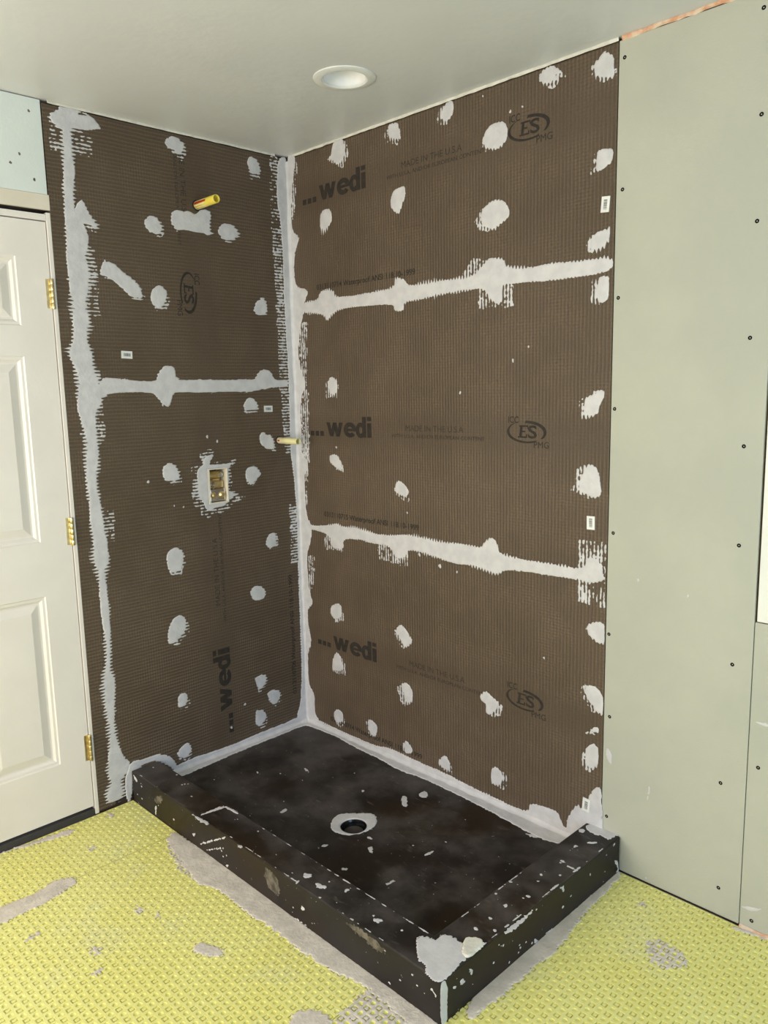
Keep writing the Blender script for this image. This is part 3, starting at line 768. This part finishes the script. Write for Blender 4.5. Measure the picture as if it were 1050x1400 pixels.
spread('sealant_band', [LEFT_BAND], on_left, wl, rib=1, amp=20, combs=[[(-935, 1350), (-850, 1350), (-850, 1600), (-935, 1600)], [(-930, 1780), (-835, 1780), (-835, 2010), (-930, 2010)], [(-925, 1000), (-840, 1000), (-840, 1110), (-925, 1110)], [(-960, 2300), (-820, 2300), (-820, 2400), (-960, 2400)]], label='upright band of grey sealant beside the door')
spread('sealant_band', [LEFT_SEAM], on_left, wl, rib=1, amp=5, label='level band of grey sealant across the seam')
spread('sealant_band', [CORNER_L], on_left, wl, rib=1, amp=3.5, combs=[COMB_L, COMB_L2], h=2.0, label='grey sealant up the inside corner')
spread('sealant_band', [CORNER_R], on_right, wr, rib=0, amp=4, combs=[COMB_R, COMB_R2, COMB_R3], h=2.0, label='grey sealant up the inside corner')
spread('sealant_band', [BAND1], on_right, wr, rib=0, amp=13, combs=[[(980, 1770), (1120, 1770), (1120, 1850), (980, 1850)], [(860, 1850), (1010, 1840), (1010, 1930), (960, 1930)]], label='band of grey sealant across the upper seam')
spread('sealant_band', [BAND2], on_right, wr, rib=0, amp=11, combs=[[(1370, 850), (1465, 850), (1465, 1050), (1370, 1050)], [(480, 860), (640, 860), (640, 930), (480, 930)], [(160, 860), (270, 860), (270, 930), (160, 930)]], label='band of grey sealant across the lower seam')
zj = int(ZP * 1000) - 2
spread('sealant_band', [COVE_R + [(1475, CH * 1000 - 12), (1418, CH * 1000 - 12), (1418, zj - 25), (-10, zj - 25), (-10, 90)]], on_right, wr, rib=0, amp=5, h=2.2, label='grey sealant along the foot of the boards')
spread('sealant_band', [COVE_L + [(-668, zj - 25), (10, zj - 25), (10, 95)]], on_left, wl, rib=1, amp=3, h=2.2, label='grey sealant along the foot of the boards')
spread('sealant_band', [END_L], on_left, wl, rib=1, amp=5, h=2.2, label='grey sealant round the end of the kerb')
# thin flecks of sealant
for parent, mp, rib, rg in ((RB['m'], on_right, 0, ((1120, 1600), (1180, 1640), (250, 1290), (900, 1500), (640, 1060))), (RB['u'], on_right, 0, ((1107, 2350), (1150, 2352), (1000, 2420))),
                            (LBD['l'], on_left, 1, ((-620, 1478), (-395, 1330), (-440, 1350), (-600, 1100), (-560, 1090), (-700, 1200), (-330, 230), (-400, 150))), (RB['l'], on_right, 0, ((800, 880), (880, 870), (700, 910), (1250, 640)))):
    for u, v in rg:
        a, b = rs.uniform(3, 7), rs.uniform(4, 9)
        spread('sealant_fleck', [[(u - a, v - b * .4), (u + a * .5, v - b), (u + a, v + b * .3), (u - a * .2, v + b)]], mp, parent, amp=0, h=1.0, jag=2)
# soft white bead in the corner itself
bd = MB()
n = 40
rb = random.Random(3)
ring = []
for i in range(n + 1):
    z = ZP + (H - .02 - ZP) * i / n
    r = .006 + rb.uniform(-.0015, .0015)
    ring.append([(r * 1.9, -.0008, z), (r * .75, -r * .75, z), (.0008, -r * 1.9, z)])
bd.add([p for q in ring for p in q], [(3 * i + k + 1, 3 * i + k, 3 * i + 3 + k, 3 * i + 4 + k) for i in range(n) for k in (0, 1)])
bd.build('sealant_bead', 'sealant', wr, True)
# cream bead between boards and ceiling
def ceiling_bead(pts, name, mat, parent, seed, t0=.004, t1=.008):
    r_ = random.Random(seed)
    v, f = [], []
    for i, (x, y, ox, oy) in enumerate(pts):
        a, b = r_.uniform(t0, t1), r_.uniform(t0, t1)
        v += [(x + ox * .0005, y + oy * .0005, H - .007 - b), (x + ox * a, y + oy * a, H - .006), (x + ox * a * 1.2, y + oy * a * 1.2, H - .0005), (x, y, H - .0005)]
        if i:
            k = 4 * i
            f += [(k - 4 + q, k + q, k + (q + 1) % 4, k - 4 + (q + 1) % 4) for q in range(4)]
    f += [(3, 2, 1, 0), tuple(len(v) - 4 + q for q in range(4))]
    return obj(name, v, f, mat, parent)
ceiling_bead([(.03 + (XR - .03) * i / 60, 0, 0, -1) for i in range(61)], 'caulk_bead', 'sealant_white', wr, 1, .0008, .003)
ceiling_bead([(0, -.06 - (.90) * i / 40, 1, 0) for i in range(41)], 'caulk_bead', 'sealant_white', wl, 2, .0005, .002)

# ================================================================== DRYWALL
def sheet(x0, x1, z0, z1, mat, label, screws=(), y0=0.0015):
    o = MB().box(x0, x1, y0, BT, z0, z1, .0015).build('drywall_sheet', mat, wr)
    o['label'] = label
    for x, z in screws:
        MB().lathe([(.0055, 0), (.0050, .0006), (.0034, .0002), (.0010, -.0003)], 10, (x, y0 - .0002, z), (0, -1, 0), cap1=True).build('screw', 'screw', o)
    return o
sheet(XR + .0015, 1.9015, .013, 2.440, 'drywall', 'tall grey green drywall sheet beside the backer boards',
      [(1.848, 2.40), (1.855, 2.159), (1.857, 1.91), (1.854, 1.627), (1.852, 1.352), (1.852, 1.09), (1.85, .761), (1.834, .412), (1.842, .096),
       (1.486, 2.394), (1.489, 2.052), (1.484, 1.76), (1.481, 1.447), (1.486, 1.081), (1.48, .768), (1.489, .506), (1.487, .175)])
sheet(1.9035, 3.10, .016, .890, 'drywall', 'low grey green drywall sheet under the white sheet', [(1.931, .491), (1.936, .040), (2.4, .45), (2.4, .06)])
sheet(1.908, 3.10, .893, 1.52, 'white_sheet', 'white wall sheet at the edge of the picture', y0=.0005)
sheet(1.9045, 3.10, 1.66, 2.440, 'drywall', 'upper grey green drywall sheet past the tall one', [(2.4, 2.0)])
sheet(3.104, RX, .020, 2.440, 'drywall', 'grey green drywall sheet near the side wall')
for q in SCRAPES:
    spread('scrape_mark', [q], lambda u, v, h: (u, .0015 - h, v), wr, amp=0, h=.8, jag=1.5, res=1.5)
# torn joint paper along the ceiling and along the floor
ceiling_bead([(XR + .01 + (RX - XR - .03) * i / 120, .0015, 0, -1) for i in range(121)], 'torn_paper', 'paper_orange', wr, 5, .001, .006)
r_ = random.Random(8)
v, f = [], []
for i in range(40):
    x = 1.905 + i * .03
    a, b = r_.uniform(.006, .013), r_.uniform(.003, .009)
    v += [(x, .0008, MZ + a), (x, -b * .4, MZ + a * .5), (x, -b, MZ + .0005)]
    if i:
        k = 3 * i
        f += [(k - 3, k - 2, k + 1, k), (k - 2, k - 1, k + 2, k + 1)]
obj('torn_paper', v, f, 'paper_orange', wr)
# painted drywall over the door
o = MB().box(-BT, -.0015, -2.6, YL - .004, DZ + .060, 2.447, .001).build('drywall_sheet', 'drywall_pale', wl)
o['label'] = 'pale blue green painted drywall above the door'
o = MB().box(-BT, -.0010, -2.6, YL + .001, DZ + .012, DZ + .0595, .001).build('drywall_strip', 'cream', wl)
o['label'] = 'bare cream strip over the door head'
MB().box(-BT, -.0015, RY, DY0 - .03, .02, 2.432, .001).build('drywall_sheet', 'drywall_pale', wl)
sp = []
for (y, z) in ((-1.02, 2.405), (-1.06, 2.27), (-1.02, 2.20), (-1.09, 2.24)):
    spread('scuff_mark', [[(y * 1000 - 4, z * 1000 - 2), (y * 1000 + 3, z * 1000 - 4), (y * 1000 + 4, z * 1000 + 3), (y * 1000 - 2, z * 1000 + 4)]], lambda u, v, h: (-.0015 + h, u, v), wl, amp=0, h=.5, jag=2, mat='smudge', res=1.5)

# ================================================================== DOOR
DR, DW, DB, DT = -.9955, .790, .045, 2.074      # right edge, width, bottom, top
XF = -.004
jb = MB()
jb.box(-.12, -.0005, YL - .0145, YL - .0005, .012, DZ + .004, .0015)
jb.box(-.12, -.0005, DR - DW - .019, DR - DW - .003, .012, DZ + .004, .0015)
jb.box(-.12, -.0005, DR - DW - .003, YL - .0145, DT + .004, DZ - .002, .0015)
struct(jb.build('trim_1', 'door'), 'cream door jamb between the door and the foam board')
door = bpy.data.objects.new('door_1', None)
COL.objects.link(door)
door.location = (XF, DR - DW / 2, DB)
door.matrix_world = Matrix.Translation(door.location)
struct(door, 'white six panel door with brass hinges')
stile, mull = .104, .100
pw = (DW - 2 * stile - mull) / 2
rows = ((.243, .849), (1.034, 1.647), (1.743, 1.960))
cols = ((DR - stile - pw, DR - stile), (DR - DW + stile, DR - DW + stile + pw))
db = MB()
X0 = XF - .035
zs = [DB] + [z for r in rows for z in r] + [DT]
for i in range(0, len(zs) - 1, 2):
    db.box(X0, XF, DR - DW, DR, zs[i], zs[i + 1])
for z0, z1 in rows:
    db.box(X0, XF, DR - stile, DR, z0, z1).box(X0, XF, DR - DW, DR - DW + stile, z0, z1).box(X0, XF, DR - stile - pw - mull, DR - stile - pw, z0, z1)
db.build('door_slab', 'door', door)
for y0, y1 in cols:
    for z0, z1 in rows:
        b = MB()
        prof = ((0, 0), (.004, -.0035), (.012, -.0040), (.020, -.0105), (.026, -.0105), (.052, -.0030))
        vv, ff = [], []
        for d, dx in prof:
            vv += [(XF + dx, y0 + d, z0 + d), (XF + dx, y1 - d, z0 + d), (XF + dx, y1 - d, z1 - d), (XF + dx, y0 + d, z1 - d)]
        for k in range(len(prof) - 1):
            ff += [(4 * k + i, 4 * k + (i + 1) % 4, 4 * k + 4 + (i + 1) % 4, 4 * k + 4 + i) for i in range(4)]
        kk = 4 * (len(prof) - 1)
        ff.append((kk, kk + 1, kk + 2, kk + 3))
        b.add(vv, ff).box(X0, XF - .014, y0, y1, z0, z1)
        b.build('door_panel', 'door', door)
for z0, z1 in ((1.800, 1.897), (1.010, 1.107), (.222, .320)):
    hb = MB().box(XF - .001, XF + .0014, DR - .016, DR + .001, z0 + .002, z1 - .002).build('hinge', 'brass', door)
    hb['label'] = 'brass hinge'
    n5 = 5
    for q in range(n5):
        a, b_ = z0 + (z1 - z0) * q / n5, z0 + (z1 - z0) * (q + 1) / n5 - .0012
        autosmooth(MB().lathe([(.0058, 0), (.0062, .0008), (.0062, b_ - a - .0008), (.0058, b_ - a)], 12, (XF + .0072, DR + .002, a), (0, 0, 1), True, True).build('knuckle', 'brass', hb))
# sill and the dark gap under the door
struct(MB().box(-.14, -.002, DR - DW - .003, YL - .016, .0, .034, .002).build('trim_2', 'sill'), 'dark sill in the gap under the door')

# ================================================================== SHOWER PAN
pan = empty('shower_pan', (.70, -.42, 0), 'black low shower pan with a raised kerb and a round drain', 'shower pan')
pv, pf = plate_with_hole(.001, CX - CWX, CY + CWY, -.001, DX, DY, .044, pan_z, 96)
pb = MB().add(pv, pf)
pb.box(.001, CX - CWX, CY + CWY, -.001, .0125, .020)
pb.build('pan_floor', 'pan', pan)
import bmesh
bm = bmesh.new()
lv = [bm.verts.new((x, y, MZ - .009)) for x, y in ((.0025, CY), (CX, CY), (CX, -.001), (CX - CWX, -.001), (CX - CWX, CY + CWY), (.0025, CY + CWY))]
lf = bm.faces.new(lv)
ex = bmesh.ops.extrude_face_region(bm, geom=[lf])
for g_ in ex['geom']:
    if isinstance(g_, bmesh.types.BMVert):
        g_.co.z = CH
bmesh.ops.recalc_face_normals(bm, faces=list(bm.faces))
bmesh.ops.bevel(bm, geom=list(bm.edges), offset=.004, segments=2, profile=.5, affect='EDGES')
me_ = bpy.data.meshes.new('kerb')
bm.to_mesh(me_)
bm.free()
me_.materials.append(M['pan'])
kf = bpy.data.objects.new('kerb', me_)
COL.objects.link(kf)
kf.parent = pan
kf.matrix_parent_inverse = pan.matrix_world.inverted()
kf['label'] = 'black L-shaped kerb with white smears'
# drain
dr = MB().lathe([(.0445, 0), (.043, -.004), (.041, -.010), (.040, -.016)], 40, (DX, DY, pan_z(DX, DY) + .0002), (0, 0, 1)).build('drain_throat', 'black_plastic', pan, True)
MB().lathe([(.040, 0), (.033, .0), (.033, -.004), (.030, -.006), (.028, -.0065)], 40, (DX, DY, pan_z(DX, DY) - .0155), (0, 0, 1), cap1=True).build('drain_strainer_seat', 'black_plastic', dr)
circ = [(DX * 1000 + 46 * math.cos(2 * PI * i / 40), DY * 1000 + 46 * math.sin(2 * PI * i / 40)) for i in range(40)]
spread('sealant_ring', [DRAIN_RING], on_pan, pan, mat='sealant', amp=0, h=2.5, jag=3, holes=[circ], label='grey sealant ring round the drain')
# sealant on the pan
spread('sealant_cove', [PAN_R + [(1425, -45), (1425, 12), (-12, 12), (-12, -40), (25, -42)]], on_pan, pan, amp=0, h=2.4, jag=3, label='grey sealant along the back of the pan')
spread('sealant_cove', [PAN_L + [(46, CY * 1000 + CWY * 1000 - 8), (-12, CY * 1000 + CWY * 1000 - 8), (-12, 12), (42, 12), (42, -25)]], on_pan, pan, amp=0, h=2.4, jag=3, label='grey sealant along the side of the pan')
for q in PAN_SMEARS:
    spread('sealant_smear', [q], on_pan, pan, amp=0, h=.9, jag=3.5, res=1.5)
spread('sealant_patch', [CURB_TOP_PATCH], on_kerb, pan, rib=0, amp=9, h=1.2, jag=4, pitch=7, label='white sealant patch over the kerb corner')
spread('sealant_lump', [CURB_BLOB], on_kerb, pan, mat='sealant_white', amp=0, h=4.5, jag=3, label='cream lump of sealant on the kerb')
for q in CURB_TOP_SMEARS:
    spread('sealant_smear', [q], on_kerb, pan, amp=0, h=.9, jag=3.5, res=1.5)
for i_, q in enumerate(FRONT_SMEARS):
    q = [(a, min(max(b, 13), 121)) for a, b in q]
    spread('sealant_smear', [q], on_front, pan, mat='smudge' if i_ in (0, 8, 9, 15) else 'sealant', amp=0, h=.7, jag=6 if i_ in (0, 8, 9, 15) else 3.5, res=1.5)
for q in SIDE_SMEARS:
    q = [(min(max(a, -846), -6), min(max(b, 13), 121)) for a, b in q]
    spread('sealant_smear', [q], on_side, pan, amp=0, h=.7, jag=3, res=1.5)
spread('sealant_strip', [[(-848, 6), (-822, 8), (-824, 60), (-820, 95), (-830, 125), (-848, 126)]], on_side, pan, amp=0, h=.8, jag=1.2, res=1.5, label='pale sealant strip down the kerb corner')
rk = random.Random(12)
def fleck(u, v, s, mp):
    p = [(u + s * rk.uniform(.5, 1.3) * math.cos(a), v + s * rk.uniform(.3, 1.0) * math.sin(a)) for a in (0.2, 1.3, 2.5, 3.6, 4.8, 5.6)]
    spread('sealant_fleck', [p], mp, pan, amp=0, h=.8, jag=1.5, res=1.5)
for i in range(24):
    fleck(rk.uniform(30, 1500), rk.uniform(20, 118), rk.uniform(2, 5), on_front)
for i in range(22):
    fleck(rk.uniform(-820, -20), rk.uniform(20, 118), rk.uniform(2, 5), on_side)
for i in range(22):
    fleck(rk.uniform(30, 1500), rk.uniform(-840, -742), rk.uniform(2, 6), on_kerb)
for i in range(16):
    fleck(rk.uniform(1424, 1530), rk.uniform(-700, -20), rk.uniform(2, 7), on_kerb)
for i in range(20):
    fleck(rk.uniform(60, 1400), rk.uniform(-720, -60), rk.uniform(1.5, 4.5), on_pan)

# beads in the joints between pan and boards
def joint_bead(pts, offs, seed):
    r2 = random.Random(seed)
    v, f = [], []
    for i, (x, y) in enumerate(pts):
        r = r2.uniform(.008, .011)
        z = pan_z(x, y)
        v += [(x + offs[0] * .001, y + offs[1] * .001, z + r * 1.5), (x + offs[0] * r * .55, y + offs[1] * r * .55, z + r * .5), (x + offs[0] * r * 1.5, y + offs[1] * r * 1.5, z + .0012)]
        if i:
            k = 3 * i
            f += [(k - 3, k - 2, k + 1, k), (k - 2, k - 1, k + 2, k + 1)]
    return obj('sealant_bead', v, f, 'sealant', pan, True)
joint_bead([(.004 + 1.41 * i / 60, -.002) for i in range(61)], (0, -1), 1)
joint_bead([(.002, -.004 - .728 * i / 40) for i in range(41)], (1, 0), 2)
# broken white lines along the edges of the kerb
def edge_dashes(fn, t0, t1, seed, fill=.5, wid=1.6):
    r2 = random.Random(seed)
    t = t0
    while t < t1:
        L_ = r2.uniform(8, 45)
        if r2.random() < fill:
            w2 = wid * r2.uniform(.6, 1.7)
            q = [fn(t, -w2), fn(t + L_, -w2 * .6), fn(t + L_, w2), fn(t, w2 * .7)]
            spread('edge_scuff', [q], on_kerb, pan, amp=0, h=.5, jag=1.2, res=1.4)
        t += L_ + r2.uniform(4, 30)
iy, ix = (CY + CWY) * 1000 - 5, (CX - CWX) * 1000 + 5
edge_dashes(lambda a, b_: (a, iy + b_), 640, 1400, 1, .75, 1.3)
edge_dashes(lambda a, b_: (ix + b_, a), -720, -120, 2, .6, 1.4)
edge_dashes(lambda a, b_: (CX * 1000 - 6 + b_, a), -680, -40, 3, .6, 2.2)
edge_dashes(lambda a, b_: (a, CY * 1000 + 6 + b_), 60, 1380, 4, .4, 1.8)

# ================================================================== MORTAR ON THE FLOOR
def cell_field(U, V):
    """mortar scraped over the membrane: stays out of the pockets"""
    x, y = U / 1000, V / 1000
    out = np.zeros(U.shape)
    for x0, x1, y0, y1 in ((.002, S1 - .0008, -2.05, CY + .02), (S1 + .0008, S2 - .0008, -2.05, CY + .02), (S2 + .0008, 2.75, -1.75, -.004)):
        nx, ny = round((x1 - x0) / PITCH), round((y1 - y0) / PITCH)
        px, py = (x1 - x0) / nx, (y1 - y0) / ny
        i, j = np.floor((x - x0) / px), np.floor((y - y0) / py)
        cu, cw = (x - x0) / px - i - .5, (y - y0) / py - j - .5
        r1 = np.maximum(np.abs(cu), np.abs(cw)) * PITCH * 1000
        r2 = np.hypot(cu, cw) * PITCH * 1000
        f = np.where((i + j) % 2 == 0, np.abs(r1 - 6.2) - 1.5, r2 - 6.2)
        out = np.where((x >= x0 - .001) & (x <= x1 + .001), f, out)
    return out
for i_, q in enumerate(THINSET):
    if i_ in (5, 6, 7, 8, 9, 10, 11, 14):
        spread('mortar_film', [q], on_floor, fl, mat='thinset', amp=0, h=.8, jag=9, res=1.6, cells=cell_field)
    else:
        spread('mortar_patch', [q], on_floor, fl, mat='thinset', amp=0, h=1.6, jag=7, res=2.5)
for q in THINSET_CELL:
    spread('mortar_film', [q], on_floor, fl, mat='thinset', amp=0, h=.8, jag=9, res=1.6, cells=cell_field)

# ================================================================== PIPES, VALVE, LAMP
def pipe(loc, d, length, r, mat, label):
    e = empty('pipe_stub', loc, label, 'pipe', 'plastic pipe stubs')
    o, a = Vector(loc), Vector(d).normalized()
    MB().lathe([(r * .80, length - .030), (r * .80, length - .001), (r * .84, length), (r * .97, length), (r, length - .0012), (r, length * .5), (r, .0004), (r * .8, .0004)], 28, o, a).build('pipe_wall', mat, e, True)
    MB().lathe([(r * .80, length - .030), (r * .5, length - .030)], 28, o, a, cap1=True).build('pipe_bore', 'dark' if mat == 'dark' else mat, e)
    MB().lathe([(r * 1.28, .0006), (r * 1.28, .0022), (r * 1.02, .0026)], 24, o, a).build('hole_shade', 'dark', e)  # dark ring painted for the shaded gap round the pipe, no hole cut
    return e, o, a
def wrap(e, o, a, r, t0, t1, p0, p1, mat, name):
    """strip of print round the pipe: from t0 to t1 along it, between the angles p0 and p1"""
    up = Vector((0, 0, 1))
    up = (up - a * up.dot(a)).normalized()
    sd = a.cross(up)
    n = 10
    v, f = [], []
    for i in range(n + 1):
        g = p0 + (p1 - p0) * i / n
        d = up * math.cos(g) + sd * math.sin(g)
        v += [o + a * t0 + d * (r + .0003), o + a * t1 + d * (r + .0003)]
    f = [(2 * i, 2 * i + 1, 2 * i + 3, 2 * i + 2) for i in range(n)]
    return obj(name, v, f, mat, e)
e1, o1, a1 = pipe((.0, -.4296, 2.2032), (1, .02, .02), .128, .0150, 'yellow_pipe', 'yellow plastic pipe stub with a red stripe, high on the wall')
wrap(e1, o1, a1, .0150, .004, .072, 0, 2 * PI, 'pipe_label', 'cream_print')
wrap(e1, o1, a1, .0154, .006, .078, 1.15, 1.60, 'red', 'red_stripe')
wrap(e1, o1, a1, .0154, .014, .030, .35, .60, 'black_print', 'lettering')
wrap(e1, o1, a1, .0154, .036, .056, .30, .55, 'black_print', 'lettering')
e2, o2, a2 = pipe((.0, -.0975, 1.3157), (1, .03, -.01), .125, .0130, 'pale_pipe', 'pale yellow plastic pipe stub beside the wall corner')
wrap(e2, o2, a2, .0130, .004, .030, 0, 2 * PI, 'pipe_label', 'cream_print')
wrap(e2, o2, a2, .0134, .008, .022, 1.3, 1.75, 'red', 'red_stripe')

va = empty('shower_valve', (-.06, -.4025, VZ0), 'brass and chrome shower valve set into the opening in the board', 'valve')
va_y = -.4025
vb = MB().box(-.098, -.040, VY0 + .010, VY1 - .006, 1.110, 1.200, .006).build('valve_body', 'brass', va)
autosmooth(MB().lathe([(.010, 0), (.0165, .002), (.0165, .064), (.013, .068), (.013, .078)], 20, (-.034, VY0 + .006, 1.196), (0, 1, 0), True, True).build('supply_union', 'brass', va))
autosmooth(MB().lathe([(.006, 0), (.0095, .003), (.0095, .006)], 14, (-.020, VY1 - .022, 1.197), (1, 0, 0), True, True).build('check_stop', 'chrome', va))
autosmooth(MB().lathe([(.024, 0), (.024, .006), (.020, .008), (.020, .016), (.024, .018), (.024, .024)], 24, (-.034, VY0 + .012, 1.160), (0, 1, 0), True, True).build('ribbed_collar', 'chrome', va))
MB().box(-.030, -.010, VY0 + .014, VY1 - .006, 1.094, 1.142, .003).build('cartridge_plate', 'chrome', va)
for yy in (-.420, -.382):
    autosmooth(MB().lathe([(.013, 0), (.013, .004), (.008, .010), (.003, .011)], 18, (-.0105, yy, 1.118), (1, 0, 0), True, True).build('cap_screw', 'brass', va))
MB().box(-.030, -.016, VY0 + .016, VY1 - .010, 1.146, 1.172, .003).build('valve_bar', 'brass', va)
g = MB()
for yy0, yy1, z0, z1 in ((VY0 + .0005, VY0 + .008, VZ0 + .0005, VZ1 - .0005), (VY1 - .004, VY1 - .0005, VZ0 + .0005, VZ1 - .0005), (VY0 + .008, VY1 - .004, VZ0 + .0005, VZ0 + .005), (VY0 + .008, VY1 - .004, VZ1 - .005, VZ1 - .0005)):
    g.box(-.075, .0035, yy0, yy1, z0, z1)
g.build('plaster_guard', 'cream', va)

la = empty('recessed_light', (LX, LY, H), 'round white recessed light in the ceiling', 'ceiling light')
autosmooth(MB().lathe([(.0655, .004), (.066, -.003), (.070, -.006), (.085, -.006), (.094, -.003), (.0955, -.0004)], 64, (LX, LY, H), (0, 0, 1)).build('trim_ring', 'white_plastic', la))
MB().lathe([(.0655, .001), (.062, .03), (.054, .065), (.042, .090)], 48, (LX, LY, H), (0, 0, 1)).build('reflector', 'reflector', la, True)
MB().lathe([(.042, .090), (.040, .082), (.030, .070), (.016, .064), (.004, .0625)], 32, (LX, LY, H), (0, 0, 1), cap1=True).build('bulb', 'bulb', la, True)
